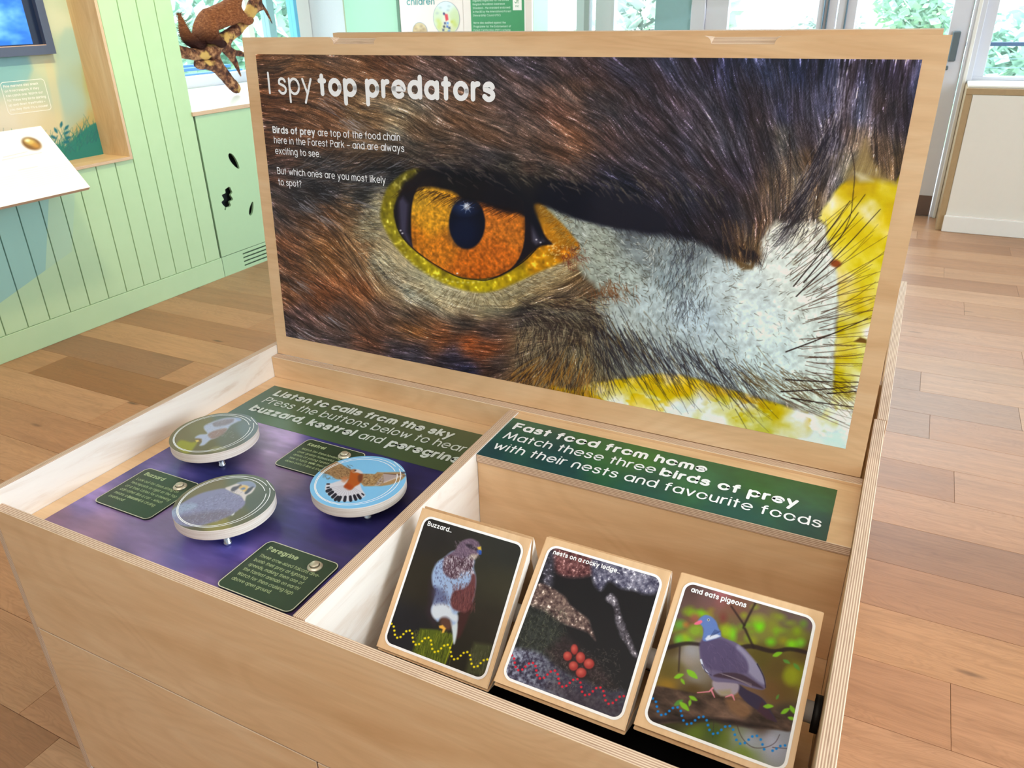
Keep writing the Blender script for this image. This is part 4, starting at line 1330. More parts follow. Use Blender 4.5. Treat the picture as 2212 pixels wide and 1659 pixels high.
def paint_nest_card():
    S = card_sheet([(1064.4, 1473.2), (1348.5, 1578.6), (1450, 1234.7), (1179.9, 1158.7)])
    r = random.Random(9)
    S.img[:] = np.array([24, 24, 30], np.float32) / 255
    z = lambda x, y: (1140 + x / 6.144, 1140 + y / 6.144)
    q = lambda x, y: (1040 + x / 6.144, 1400 + y / 6.144)
    sp = fbm(S.LX.shape, 5, 3)
    sp2 = fbm(S.LX.shape, 22, 3)

    def rock(pts, a, b, soft=5, con=1.4, gl=.65):
        m = S.poly_alpha(curve([z(*p) for p in pts], True), soft)
        t = np.clip((sp - .5) * con + .5 + (sp2 - .5) * .9, 0, 1)[..., None]
        col = np.array(a, np.float32) / 255 * (1 - t) + np.array(b, np.float32) / 255 * t
        col = col + np.clip(sp - gl, 0, 1)[..., None] * 2.4
        mm = m[..., None]
        S.img = S.img * (1 - mm) + col * mm
    rock([(300, 230), (420, 210), (700, 300), (880, 400), (900, 560), (820, 640), (640, 670), (430, 640), (330, 520)], (60, 30, 36), (150, 104, 104))
    rock([(860, 380), (1200, 420), (1700, 560), (1800, 700), (1720, 860), (1560, 890), (1420, 840), (1240, 810), (1080, 720), (960, 840), (860, 700)], (50, 50, 74), (170, 170, 190))
    rock([(240, 260), (330, 240), (340, 600), (300, 800), (180, 720)], (30, 30, 38), (90, 88, 104), 6)
    rock([(0, 800), (120, 740), (300, 800), (480, 920), (560, 1030), (700, 1140), (800, 1220), (840, 1330), (900, 1500), (800, 1400), (640, 1340), (420, 1260), (200, 1120), (0, 1020)], (54, 38, 42), (160, 140, 130), 3)
    rock([(1030, 960), (1100, 880), (1180, 960), (1230, 1140), (1300, 1320), (1400, 1560), (1460, 1700), (1400, 1700), (1300, 1540), (1220, 1420), (1160, 1240), (1140, 1060)], (44, 40, 48), (150, 146, 160), 3)
    # grass
    m = S.poly_alpha([z(-60, 1040), z(200, 1120), z(430, 1300), z(520, 1500), z(380, 1760), z(-200, 1700)], 14)[..., None]
    S.img = S.img * (1 - m) + np.array([44, 48, 46], np.float32) / 255 * (.6 + .9 * sp[..., None]) * m
    for k in range(420):
        x, y = z(r.uniform(-150, 520), r.uniform(1060, 1720))
        S.hair(x, y, math.radians(r.uniform(20, 160)), r.uniform(5, 14), 1.0, (112, 116, 96) if r.random() < .5 else (24, 26, 26), .5, r.gauss(0, .3))
    # foreground stone
    fg = S.poly_alpha(curve([q(320, 0), (1110, 1400), q(760, 60), q(1000, 230), q(1230, 350), q(1450, 440), q(1700, 560), q(1900, 560), q(2100, 1000), q(1500, 1000), q(200, 700), q(200, 200)], True, 3), 6)[..., None]
    t = np.clip((sp - .5) * 2.0 + .5 + (sp2 - .5) * 1.2, 0, 1)[..., None]
    shade = np.clip((1330 - S.AX) / 260, .35, 1)[..., None]
    S.img = S.img * (1 - fg) + (np.array([48, 44, 66], np.float32) / 255 * (1 - t) + np.array([196, 206, 236], np.float32) / 255 * t * shade) * fg
    dk = S.poly_alpha([q(860, 470), q(1010, 420), q(1300, 560), q(1760, 640), q(1880, 900), q(1300, 780), q(900, 560)], 10)[..., None] * .5
    S.img = S.img * (1 - dk) + np.array([62, 50, 60], np.float32) / 255 * (.6 + sp[..., None] * .9) * dk
    m = S.poly_alpha([q(860, 40), q(1100, -160), q(1500, 150), q(1800, 520), q(1500, 480), q(1200, 330), q(1000, 210)], 10)[..., None]
    S.img = S.img * (1 - m) + np.array([46, 36, 40], np.float32) / 255 * (.5 + 1.0 * sp[..., None]) * m
    for k in range(260):
        x, y = q(r.uniform(900, 1850), r.uniform(0, 560))
        S.hair(x, y, math.radians(r.uniform(0, 180)), r.uniform(3, 9), .9, (170, 160, 140), .35, r.gauss(0, .3))
    for (x, y, a, b) in ((1232, 20, 46, 66), (1142, 108, 56, 60), (1313, 126, 60, 72), (1220, 236, 60, 60), (1426, 206, 68, 66), (1322, 324, 68, 64)):
        cx, cy = q(x, y)
        S.ell(cx + 1, cy + 2, a / 6 + .8, b / 6 + .8, (30, 14, 18), 3, .8)
        S.ell(cx, cy, a / 6, b / 6, (150, 50, 48), 1.4)
        S.ell(cx - 1.4, cy - 2.4, a / 11, b / 12, (206, 104, 92), 4, .8)
    S.img = np.clip(S.img, .02, 1)
    rd = [(399, 102), (430, 142), (440, 196), (452, 252), (487, 293), (540, 286), (583, 247), (628, 207), (681, 199), (716, 240), (727, 297), (738, 358), (774, 400), (829, 392), (875, 350), (918, 311), (973, 300), (1011, 345), (1022, 404),
          (1032, 463), (1072, 507), (1126, 496), (1172, 457), (1218, 418), (1273, 408), (1313, 452), (1324, 511), (1336, 572), (1375, 616), (1432, 606), (1477, 566), (1523, 524), (1579, 516), (1618, 562), (1632, 620), (1646, 683), (1687, 727), (1742, 716),
          (1788, 677), (1833, 635), (1888, 626)]
    S.img = S.img * (S.img / (S.img + .035)) * 1.06
    dots(S, [q(*p) for p in rd], (206, 24, 50), 2.7)
    return S


def paint_pigeon_card():
    S = card_sheet([(1367.5, 1570.9), (1706, 1694.6), (1780.6, 1321.5), (1472.8, 1236)])
    r = random.Random(13)
    z = lambda x, y: (1340 + x * .25316, 1200 + y * .25316)
    c = [(600, 300, (90, 70, 68)), (760, 340, (110, 84, 84)), (860, 330, (150, 92, 96)), (1000, 430, (120, 84, 72)), (1200, 480, (110, 90, 80)), (1400, 540, (96, 78, 82)), (1600, 560, (104, 84, 96)), (500, 520, (96, 76, 78)),
         (560, 600, (110, 84, 60)), (600, 680, (120, 110, 60)), (900, 680, (110, 100, 50)), (1000, 600, (110, 90, 70)), (1180, 640, (120, 120, 60)), (1300, 600, (126, 130, 50)), (1500, 680, (116, 124, 44)), (1560, 820, (90, 74, 40)),
         (450, 800, (80, 66, 40)), (600, 820, (150, 150, 160)), (560, 900, (150, 140, 136)), (500, 960, (100, 90, 50)), (420, 1000, (96, 84, 40)), (640, 1050, (130, 124, 120)), (400, 1130, (140, 110, 40)), (620, 1150, (84, 66, 34)), (1200, 860, (90, 80, 36)),
         (1350, 960, (92, 76, 40)), (1480, 1030, (128, 132, 30)), (1400, 1130, (96, 76, 40)), (1300, 1160, (104, 78, 46)), (300, 1250, (84, 70, 60)), (500, 1250, (56, 46, 42)), (800, 1300, (64, 52, 46)), (1000, 1240, (120, 90, 66)), (1150, 1260, (110, 84, 70)),
         (1400, 1380, (60, 50, 44)), (600, 1400, (60, 48, 40)), (900, 1400, (70, 56, 44)), (1200, 1430, (74, 58, 50)), (400, 1480, (56, 58, 30)), (640, 1520, (90, 110, 34)), (800, 1520, (64, 84, 34)), (960, 1560, (130, 140, 130)), (900, 1560, (90, 106, 30)),
         (1100, 1600, (150, 156, 176)), (1300, 1600, (160, 164, 186)), (1380, 1540, (140, 146, 160)), (1050, 1680, (110, 130, 50)), (700, 1640, (80, 86, 50)), (280, 1380, (90, 80, 50))]
    S.img[:] = S.base([(*z(x, y), col) for x, y, col in c], s=14, power=2.0)
    for k in range(46):
        x, y = r.uniform(420, 1620), r.uniform(440, 800)
        if 640 < x < 900 and y > 700:
            continue
        S.ell(*z(x, y), r.uniform(4, 9), r.uniform(3, 8), (130 + r.randint(-30, 30), 170 + r.randint(-20, 30), 30), 6, .55)
    for (x, y, a, b, col) in ((660, 505, 60, 30, (120, 200, 30)), (1190, 600, 40, 50, (110, 220, 20)), (960, 680, 30, 60, (120, 210, 40)), (510, 600, 50, 40, (100, 170, 60)), (500, 730, 34, 40, (110, 200, 60)), (1285, 740, 36, 30, (110, 210, 30)),
                              (1460, 760, 40, 36, (130, 220, 30)), (1540, 745, 36, 34, (120, 200, 50)), (900, 650, 50, 60, (150, 180, 40)), (640, 650, 60, 50, (130, 170, 50)), (1450, 1030, 60, 80, (140, 150, 30)), (560, 600, 16, 14, (210, 110, 60)), (870, 330, 60, 24, (170, 110, 120)),
                              (1180, 540, 60, 40, (140, 150, 60)), (640, 540, 40, 40, (150, 80, 80)), (880, 540, 30, 40, (120, 60, 60))):
        S.ell(*z(x, y), a * .25, b * .25, col, 6, .75)
    for pts, w in (([(400, 800), (560, 760), (700, 770)], 9), ([(1040, 790), (1130, 780), (1300, 820), (1450, 800), (1600, 830)], 10), ([(1140, 790), (1070, 640), (1060, 600), (1160, 400)], 5), ([(1060, 600), (950, 440)], 4), ([(510, 790), (500, 1000)], 3)):
        S.stroke(curve([z(*p) for p in pts]), w, w * .8, (44, 32, 34), .85, 2)
    bark = fbm(S.LX.shape, 18, 4, .6, 2.0)
    m = S.poly_alpha(curve([z(290, 1150), z(350, 1130), z(600, 1180), z(860, 1210), z(1050, 1230), z(1200, 1260), z(1320, 1320), z(1450, 1420), z(1450, 1500), z(1330, 1490), z(1100, 1470), z(880, 1430), z(700, 1400), z(460, 1440), z(220, 1450), z(200, 1300)], True), 2.5)[..., None]
    S.img = S.img * (1 - m) + (np.array([78, 62, 54], np.float32) / 255) * (.25 + 1.5 * bark[..., None]) * m
    S.fill([z(220, 1400), z(460, 1400), z(760, 1390), z(1000, 1410), z(1300, 1470), z(1100, 1475), z(800, 1425), z(460, 1440), z(220, 1455)], (30, 22, 24), 4, .7)
    S.fill([z(900, 1230), z(1040, 1250), z(1120, 1330), z(1060, 1390), z(950, 1340)], (150, 112, 80), 5, .6, True)
    # pigeon
    S.fill([z(1000, 1100), z(1080, 1150), z(1210, 1220), z(1280, 1320), z(1335, 1420), z(1280, 1400), z(1180, 1330), z(1080, 1260), z(1010, 1180)], (56, 48, 72), 1.6, 1, True)
    S.fill([z(1210, 1240), z(1335, 1420), z(1250, 1400), z(1170, 1330)], (70, 44, 58), 2, .8)
    S.fill([z(790, 1080), z(860, 1050), z(1000, 1090), z(1010, 1160), z(960, 1200), z(860, 1200), z(800, 1150)], (152, 142, 158), 2.5, 1, True)
    S.fill([z(830, 1160), z(940, 1150), z(960, 1200), z(860, 1205)], (150, 140, 110), 4, .8)
    bodyp = [z(715, 600), z(710, 680), z(695, 730), z(680, 810), z(685, 900), z(710, 960), z(750, 1020), z(800, 1080), z(900, 1090), z(1000, 1100), z(1100, 1130), z(1220, 1150), z(1240, 1100), z(1210, 1000), z(1150, 910), z(1080, 820), z(990, 750), z(870, 700), z(850, 640)]
    S.fill(bodyp, (104, 96, 128), 1.8, 1, True)
    S.fill([z(1000, 770), z(1090, 840), z(1170, 930), z(1220, 1030), z(1235, 1100), z(1180, 1080), z(1090, 1000), z(1000, 900)], (146, 144, 176), 3, .85, True)
    S.fill([z(690, 740), z(860, 720), z(980, 790), z(1080, 900), z(1090, 1000), z(1000, 1010), z(860, 1000), z(740, 960), z(690, 860)], (84, 74, 108), 3, .85, True)
    S.fill([z(860, 1010), z(1000, 1010), z(1100, 1050), z(1225, 1140), z(1110, 1110), z(980, 1070), z(800, 1040)], (66, 50, 64), 2, .9, True)
    S.stroke([z(690, 900), z(712, 970), z(760, 1020)], 4, 2.4, (206, 216, 240), .95)
    S.stroke([z(700, 940), z(730, 1000), z(780, 1030)], 2.5, 1.6, (60, 56, 90), .9)
    for k in range(7):
        S.stroke([z(850 + k * 14, 1012 + k * 4), z(980 + k * 16, 1050 + k * 8), z(1120, 1100 + k * 4)], 1.3, 1, (140, 130, 140), .5)
    for k in range(60):
        x, y = r.uniform(720, 1060), r.uniform(760, 1000)
        S.hair(*z(x, y), math.radians(50 + r.gauss(0, 20)), r.uniform(6, 18), 1.2, (124, 112, 144) if r.random() < .6 else (64, 54, 84), .35, .3)
    S.stroke(curve([z(1170, 930), z(1225, 1040), z(1240, 1130)]), 3, 2, (40, 36, 60), .8)
    S.fill([z(665, 570), z(690, 535), z(730, 515), z(780, 530), z(820, 570), z(838, 620), z(860, 690), z(820, 715), z(730, 740), z(705, 720), z(715, 640), z(690, 600)], (98, 124, 186), 1.8, 1, True)
    S.fill([z(725, 720), z(750, 690), z(830, 680), z(858, 695), z(820, 712), z(740, 735)], (214, 220, 236), 1.6, .9)
    for k in range(6):
        S.stroke([z(770 + 12 * k, 700 - 6 * k), z(810 + 9 * k, 640 + 3 * k)], 1.2, 1, (40, 50, 90), .7)
    S.fill([z(632, 592), z(655, 572), z(690, 560), z(702, 575), z(680, 595), z(650, 600)], (222, 110, 140), 1.2, 1, True)
    S.ell(*z(755, 557), 2.6, 2.6, (226, 220, 200), .9)
    S.ell(*z(755, 557), 1.5, 1.5, (20, 20, 24), .7)
    for pts in ([(790, 1140), (760, 1170), (660, 1180)], [(780, 1160), (806, 1218)], [(960, 1200), (975, 1240)], [(950, 1195), (900, 1215)]):
        S.stroke([z(*p) for p in pts], 4, 2, (210, 130, 150), .95)
    # leaves in focus
    for (x, y, a, l) in ((570, 985, 40, 120), (460, 1055, -20, 90), (520, 1060, 60, 60), (460, 1290, -30, 90), (510, 1260, 45, 110), (590, 1210, 30, 80), (1300, 860, -20, 90), (1390, 890, 30, 70), (1480, 920, 50, 80), (1220, 1290, 0, 90), (1330, 1230, -60, 50), (1450, 1280, 60, 90), (1370, 1350, -30, 90), (1430, 1380, 20, 70), (600, 1240, 100, 60)):
        cx, cy = z(x, y)
        aa = math.radians(a)
        L = l * .25
        ux_, uy_ = math.cos(aa), math.sin(aa)
        pts = [(cx, cy), (cx + ux_ * L * .4 - uy_ * L * .22, cy + uy_ * L * .4 + ux_ * L * .22), (cx + ux_ * L, cy + uy_ * L), (cx + ux_ * L * .5 + uy_ * L * .22, cy + uy_ * L * .5 - ux_ * L * .22)]
        S.fill(pts, (126, 190, 40) if r.random() < .6 else (84, 140, 60), 1.5, .9, True)
    for pts in ([(990, 1430), (1040, 1560), (1130, 1640), (1240, 1640), (1320, 1600), (1360, 1530)], [(800, 1430), (790, 1560)], [(1300, 1640), (1440, 1650)]):
        S.stroke(curve([z(*p) for p in pts]), 1.8, 1.4, (60, 44, 46), .7, 1)
    S.img = np.clip(S.img, .02, 1)
    bd = [(277, 1235), (305, 1262), (313, 1303), (322, 1344), (351, 1374), (388, 1367), (420, 1340), (450, 1314), (490, 1308), (518, 1338), (527, 1379), (540, 1419), (570, 1450), (608, 1444), (640, 1417), (672, 1391), (710, 1385), (739, 1415), (750, 1457), (762, 1498),
          (794, 1530), (833, 1524), (864, 1496), (897, 1468), (936, 1463), (965, 1493), (979, 1536), (992, 1580), (1024, 1612), (1064, 1605), (1096, 1577), (1127, 1549), (1167, 1543), (1199, 1574), (1214, 1616), (1228, 1657), (1300, 1668), (1332, 1650), (1366, 1628), (1406, 1622)]
    S.img = S.img * (S.img / (S.img + .035)) * 1.06
    dots(S, [z(*p) for p in bd], (10, 120, 206), 2.9)
    return S


# ---------------------------------------------------------------- the three discs
def disc_sheet(c4):
    r_ = .0778
    return Sheet.disc(r_, 92, 330, [(-r_, -r_), (r_, -r_), (r_, r_), (-r_, r_)], c4)


def paint_buzzard_disc():
    S = disc_sheet([(323.4, 957.4), (460.7, 999), (596.1, 912.7), (464.3, 878.2)])
    r = random.Random(2)
    z = lambda x, y: (360 + x * .11754, 880 + y * .11754)
    S.img[:] = S.base([(z(200, 500)[0], z(200, 500)[1], (116, 100, 76)), (*z(600, 300), (124, 112, 88)), (*z(1100, 200), (104, 110, 116)), (*z(1500, 400), (110, 124, 138)), (*z(1200, 600), (104, 104, 104)), (*z(700, 800), (104, 90, 68))], s=12)
    S.fill([z(180, 700), z(260, 600), z(440, 640), z(560, 640), z(430, 820), z(300, 830)], (150, 146, 40), 2.5, 1, True)
    S.fill([z(760, 800), z(900, 720), z(1040, 730), z(1080, 770), z(900, 810)], (150, 146, 110), 3, .8, True)
    S.fill([z(700, 330), z(880, 250), z(1100, 190), z(1280, 190), z(1370, 230), z(1290, 270), z(1180, 330), z(1080, 440), z(900, 560), z(800, 600), z(690, 690), z(600, 700), z(640, 620), z(520, 560), z(600, 500), z(740, 480), z(690, 400)], (176, 184, 220), 1.8, 1, True)
    S.fill([z(860, 280), z(1060, 220), z(1230, 210), z(1180, 290), z(1010, 340), z(880, 350)], (140, 128, 150), 2.2, .9, True)
    S.fill([z(760, 490), z(900, 420), z(1100, 380), z(1060, 470), z(880, 570), z(800, 560)], (150, 116, 120), 2, .9, True)
    S.fill([z(1270, 190), z(1350, 200), z(1360, 235), z(1300, 235)], (150, 170, 220), 1.5, .9, True)
    S.fill([z(540, 570), z(640, 580), z(620, 640), z(560, 620)], (120, 86, 60), 2, .9, True)
    S.fill([z(525, 600), z(580, 595), z(600, 620), z(550, 640)], (226, 200, 110), 1.2, 1)
    for k in range(220):
        x, y = z(r.uniform(700, 1250), r.uniform(210, 560))
        S.hair(x, y, r.uniform(2.2, 3.0), r.uniform(2, 5), .9, (100, 90, 120) if r.random() < .5 else (210, 212, 236), .2)
    return S


def paint_peregrine_disc():
    S = disc_sheet([(322.8, 1112.4), (484.4, 1170.1), (638.9, 1053.2), (485.1, 1006.6)])
    r = random.Random(4)
    z = lambda x, y: (370 + x * .1085, 1020 + y * .1085)
    S.img[:] = S.base([(*z(700, 250), (118, 108, 86)), (*z(1500, 150), (104, 112, 104)), (*z(1700, 600), (92, 102, 100)), (*z(1300, 900), (104, 104, 86)), (*z(1000, 1050), (140, 132, 80)), (*z(300, 1100), (92, 84, 70))], s=12)
    S.fill([z(-60, 850), z(60, 720), z(300, 560), z(560, 430), z(800, 360), z(1080, 320), z(1220, 400), z(1380, 470), z(1470, 570), z(1450, 660), z(1350, 740), z(1240, 820), z(1000, 930), z(760, 1010), z(500, 1070), z(300, 1080), z(100, 1020), z(-60, 980)], (136, 136, 176), 2, 1, True)
    S.fill([z(200, 880), z(600, 800), z(1000, 760), z(1240, 790), z(1000, 930), z(700, 1010), z(400, 1060), z(220, 980)], (118, 108, 128), 5, .8, True)
    S.fill([z(0, 760), z(200, 640), z(460, 620), z(500, 700), z(240, 800), z(0, 900)], (156, 174, 206), 4, .7, True)
    S.fill([z(1190, 850), z(1260, 800), z(1250, 840), z(1210, 870)], (230, 230, 240), 1.2, .9)
    S.fill([z(1075, 320), z(1180, 270), z(1350, 210), z(1560, 180), z(1670, 240), z(1670, 310), z(1600, 410), z(1500, 470), z(1460, 570), z(1380, 470), z(1220, 400)], (214, 206, 210), 1.6, 1, True)
    S.fill([z(1300, 220), z(1420, 180), z(1570, 178), z(1670, 235), z(1670, 300), z(1560, 290), z(1440, 250)], (140, 152, 186), 1.6, 1, True)
    S.fill([z(1185, 360), z(1220, 300), z(1320, 270), z(1380, 240), z(1400, 270), z(1320, 330), z(1240, 380)], (92, 90, 112), 1.6, 1, True)
    S.fill([z(1460, 420), z(1500, 340), z(1600, 290), z(1640, 290), z(1580, 370), z(1500, 430)], (78, 84, 106), 1.6, 1, True)
    S.fill([z(1350, 300), z(1430, 260), z(1530, 280), z(1480, 380), z(1400, 360)], (220, 184, 120), 2, .9, True)
    S.fill([z(1380, 330), z(1440, 300), z(1480, 320), z(1430, 350)], (110, 130, 170), 1.4, 1, True)
    for k in range(900):
        x, y = r.uniform(0, 1420), r.uniform(360, 1050)
        if y < 700 - x * .3 or y > 1080 - max(0, x - 700) * .45:
            continue
        S.hair(*z(x, y), math.radians(150 + r.gauss(0, 20)), r.uniform(2, 5), 1.2, (96, 92, 128) if r.random() < .5 else (182, 184, 222), .35)
    return S


def paint_kestrel_disc():
    S = disc_sheet([(625.4, 1066.6), (797.2, 1119.5), (916.5, 1011.5), (754.8, 968.4)])
    r = random.Random(6)
    z = lambda x, y: (660 + x * .1085, 960 + y * .1085)
    S.img[:] = np.array([126, 192, 240], np.float32) / 255
    lw = [z(290, 540), z(430, 430), z(600, 340), z(680, 370), z(790, 440), z(910, 500), z(940, 560), z(860, 680), z(740, 690), z(620, 690), z(500, 620), z(370, 570)]
    rw = [z(1060, 590), z(1150, 580), z(1380, 590), z(1430, 550), z(1520, 555), z(1800, 550), z(2000, 548), z(1960, 570), z(2000, 620), z(1930, 690), z(1860, 740), z(1780, 770), z(1690, 800), z(1600, 815), z(1500, 828), z(1400, 825), z(1280, 830), z(1160, 830), z(1100, 760)]
    S.fill(lw, (160, 128, 92), 1.6, 1, True)
    S.fill(rw, (168, 136, 96), 1.4, 1)
    for k in range(260):
        x, y = r.uniform(340, 920), r.uniform(380, 690)
        S.hair(*z(x, y), math.radians(30 + r.gauss(0, 25)), r.uniform(2, 5), 1.1, (92, 64, 44), .45 * float(y > 430 - (x - 600) * .1))
    for k in range(16):
        a = k / 15
        x0, y0 = 1380 + 180 * a, 800 - 220 * a
        S.stroke([z(x0, y0), z(x0 + 60 + 260 * a, y0 + 30 - 40 * (1 - a))], 1.6, 3.2, (84, 60, 60), .75)
        S.stroke([z(x0 - 6, y0 + 12), z(x0 + 70 + 300 * a, y0 + 46 - 40 * (1 - a))], 1.4, 1.6, (222, 214, 220), .7)
    for k in range(300):
        x, y = r.uniform(1120, 1560), r.uniform(590, 800)
        S.hair(*z(x, y), math.radians(160 + r.gauss(0, 25)), r.uniform(2, 5), 1.1, (100, 72, 48) if r.random() < .6 else (206, 180, 130), .5)
    S.fill([z(1900, 550), z(2010, 545), z(2020, 560), z(1930, 585)], (50, 50, 80), 1.3, .9)
    S.fill([z(1930, 620), z(2000, 615), z(1950, 640)], (50, 50, 80), 1.3, .9)
    # tail fan
    S.fill([z(420, 780), z(520, 770), z(640, 730), z(760, 700), z(860, 720), z(1000, 760), z(1080, 780), z(1120, 890), z(1190, 1010), z(1110, 1070), z(980, 1100), z(870, 1130), z(700, 1120), z(580, 1100), z(500, 1040), z(430, 980), z(390, 880)], (208, 208, 222), 1.5, 1, True)
    for k in range(14):
        a = math.radians(14 + k * 9.5)
        S.stroke([z(860, 800), z(860 - 440 * math.cos(a) * (1 if k < 14 else 1), 800 + 290 * math.sin(a))], 1, 1.6, (160, 158, 176), .5)
    for (x, y, a) in ((450, 855, 15), (465, 912, 25), (508, 965, 35), (568, 1020, 45), (620, 1070, 50), (680, 1080, 65), (785, 1080, 80), (895, 1075, 95), (985, 1055, 110), (1065, 1035, 125), (1140, 992, 140), (450, 788, 0)):
        aa = math.radians(a)
        L = 40 if x not in (450, 1140) else 22
        S.stroke([z(x - L * math.cos(aa), y + L * .9 * math.sin(aa)), z(x + L * math.cos(aa), y - L * .9 * math.sin(aa))], 7 if L > 30 else 3, 6 if L > 30 else 3, (26, 28, 46), 1)
    # body and head
    S.fill([z(910, 510), z(1010, 500), z(1080, 560), z(1130, 600), z(1130, 700), z(1080, 780), z(980, 840), z(900, 900), z(820, 870), z(760, 840), z(820, 760), z(870, 650)], (172, 86, 34), 1.8, 1, True)
    S.fill([z(820, 780), z(900, 800), z(940, 860), z(860, 900), z(780, 850)], (160, 62, 24), 3, .8, True)
    S.fill([z(1050, 620), z(1130, 590), z(1130, 700), z(1090, 750), z(1050, 720)], (104, 60, 44), 2.5, .9, True)
    S.fill([z(720, 660), z(820, 640), z(840, 700), z(780, 750), z(720, 720)], (190, 122, 80), 3, .8, True)
    S.fill([z(920, 520), z(960, 500), z(1060, 500), z(1140, 560), z(1110, 580), z(1020, 560), z(950, 560)], (206, 200, 206), 1.6, 1, True)
    S.fill([z(910, 520), z(970, 500), z(990, 540), z(950, 560)], (170, 110, 70), 1.6, 1, True)
    S.ell(*z(990, 515), 2.0, 1.4, (50, 30, 40), 1)
    return S


def paint_sky_panel(W, Hh):
    """dusk sky print on the left tray"""
    S = Sheet.grid(0, W, 0, Hh, 560, 580, [(0, 0), (W, 0), (W, Hh), (0, Hh)], [(52.7, 1148.4), (642.6, 1389.1), (1082.4, 950), (593.1, 834)])
    S.img[:] = S.base([(110, 1110, (140, 104, 140)), (200, 1160, (158, 122, 156)), (280, 1190, (140, 116, 168)), (180, 1070, (110, 96, 150)), (340, 1000, (92, 86, 144)), (420, 1200, (96, 86, 150)), (360, 1130, (130, 110, 160)), (600, 930, (146, 130, 176)), (560, 960, (150, 132, 172)),
                       (700, 960, (50, 52, 116)), (470, 1060, (40, 44, 104)), (360, 1040, (56, 56, 116)), (620, 1020, (140, 116, 160)), (700, 1060, (90, 80, 140)), (640, 1120, (70, 66, 136)), (520, 1240, (60, 52, 110)), (760, 1120, (52, 50, 110)),
                       (820, 1080, (44, 40, 90)), (900, 1020, (40, 40, 96)), (840, 1000, (60, 60, 130)), (430, 1260, (96, 76, 130)), (600, 1320, (60, 40, 84)), (500, 1150, (60, 64, 140)), (700, 1180, (66, 56, 120)), (560, 1180, (92, 80, 146)), (950, 990, (34, 38, 96))], s=20, power=2.2)
    cl = fbm(S.LX.shape, 60, 5, .6, 3.2)
    S.img = np.clip(S.img * (1 + (cl - .5) * .9)[..., None] + np.clip(cl - .58, 0, 1)[..., None] * np.array([.5, .35, .4], np.float32), .02, 1)
    return S


def paint_header(quad_l, quad_a, W, Hh, cols, shape=(150, 60)):
    S = Sheet.grid(0, W, 0, Hh, shape[0], shape[1], quad_l, quad_a)
    S.img[:] = S.base(cols, s=30)
    S.img *= (0.94 + .12 * fbm(S.LX.shape, 12, 3))[..., None]
    return S


def paint_mural():
    """woodland mural at the back of the niche"""
    S = Sheet.grid(0, .99, 0, .98, 330, 330, [(0, 0), (.99, 0), (.99, .98), (0, .98)], [(-272.2, 426.4), (223.7, 332.9), (97.2, -183.6), (-525.4, -239.1)])
    r = random.Random(8)
    S.img[:] = S.base([(20, 150, (150, 186, 184)), (60, 180, (176, 190, 170)), (100, 140, (196, 200, 170)), (125, 40, (196, 200, 180)), (150, 100, (166, 186, 172)), (150, 200, (168, 190, 184)), (180, 180, (170, 168, 120)), (200, 280, (176, 160, 110)),
                       (60, 260, (212, 200, 176)), (100, 280, (206, 192, 160)), (20, 270, (216, 206, 190)), (-200, 200, (160, 190, 190)), (140, 10, (180, 190, 170)), (-200, 0, (150, 186, 190))], s=22)
    S.fill([(-200, 100), (60, 120), (70, 150), (60, 175), (40, 185), (0, 190), (-200, 230)], (124, 174, 182), 5, .75)
    S.fill([(95, 130), (110, 128), (146, 270), (125, 285)], (206, 196, 160), 3, .6)
    S.fill([(118, 120), (140, 60), (170, 60), (186, 250), (140, 290)], (158, 184, 178), 5, .6)
    ground = [(-300, 440), (-300, 330), (60, 330), (120, 310), (140, 318), (170, 290), (196, 270), (212, 262), (230, 300), (240, 345), (150, 365)]
    S.fill(ground, (48, 122, 118), 2)
    for k in range(620):
        x = r.uniform(-200, 220)
        y = 322 - max(0, (x - 120)) * .45 + r.uniform(-6, 26)
        S.hair(x, y, math.radians(-90 + r.gauss(0, 20)), r.uniform(12, 42), 1.8, (44 + r.randint(-8, 16), 116 + r.randint(-14, 16), 112), .9, r.gauss(0, .2), taper=.2)
    for (x, y, a) in ((131, 276, -80), (124, 288, -120), (122, 300, -150), (138, 290, -30), (140, 300, -20), (139, 281, -50), (136, 308, -10), (118, 308, 170)):
        aa = math.radians(a)
        S.fill([(x, y), (x + 7 * math.cos(aa) - 3 * math.sin(aa), y + 7 * math.sin(aa) + 3 * math.cos(aa)), (x + 14 * math.cos(aa), y + 14 * math.sin(aa)), (x + 7 * math.cos(aa) + 3 * math.sin(aa), y + 7 * math.sin(aa) - 3 * math.cos(aa))], (36, 106, 124), 1.5, 1, True)
    return S


def paint_screen():
    S = Sheet.grid(0, .5, 0, .34, 150, 110, [(0, 0), (.5, 0), (.5, .34), (0, .34)], [(0, 100), (150, 100), (150, 0), (0, 0)])
    a = fbm(S.LX.shape, 30, 4, .6, 1.6)
    b = fbm(S.LX.shape, 10, 3, .6, 1.8)
    t = np.clip((a - .5) * 2.2 + (b - .5) * 1.1 + .5, 0, 1)[..., None]
    S.img = np.array([40, 130, 244], np.float32) / 255 * (1 - t) + np.array([146, 226, 255], np.float32) / 255 * t
    return S


# ================================================================== the room
paint_white = plain('white_paint', (232, 230, 226), 0.5, var=.02)
paint_trim = plain('pale_trim_paint', (214, 216, 226), 0.4, var=.02)
trim_shaded = plain('shaded_trim_paint', (150, 190, 198), 0.5)  # window frame uprights in shade, the shade put into the paint colour
plaster = plain('plaster', (224, 226, 228), 0.8, var=.03, scale=80)
green_panel = plain('pale_green_panel', (164, 208, 180), 0.5, var=.02)


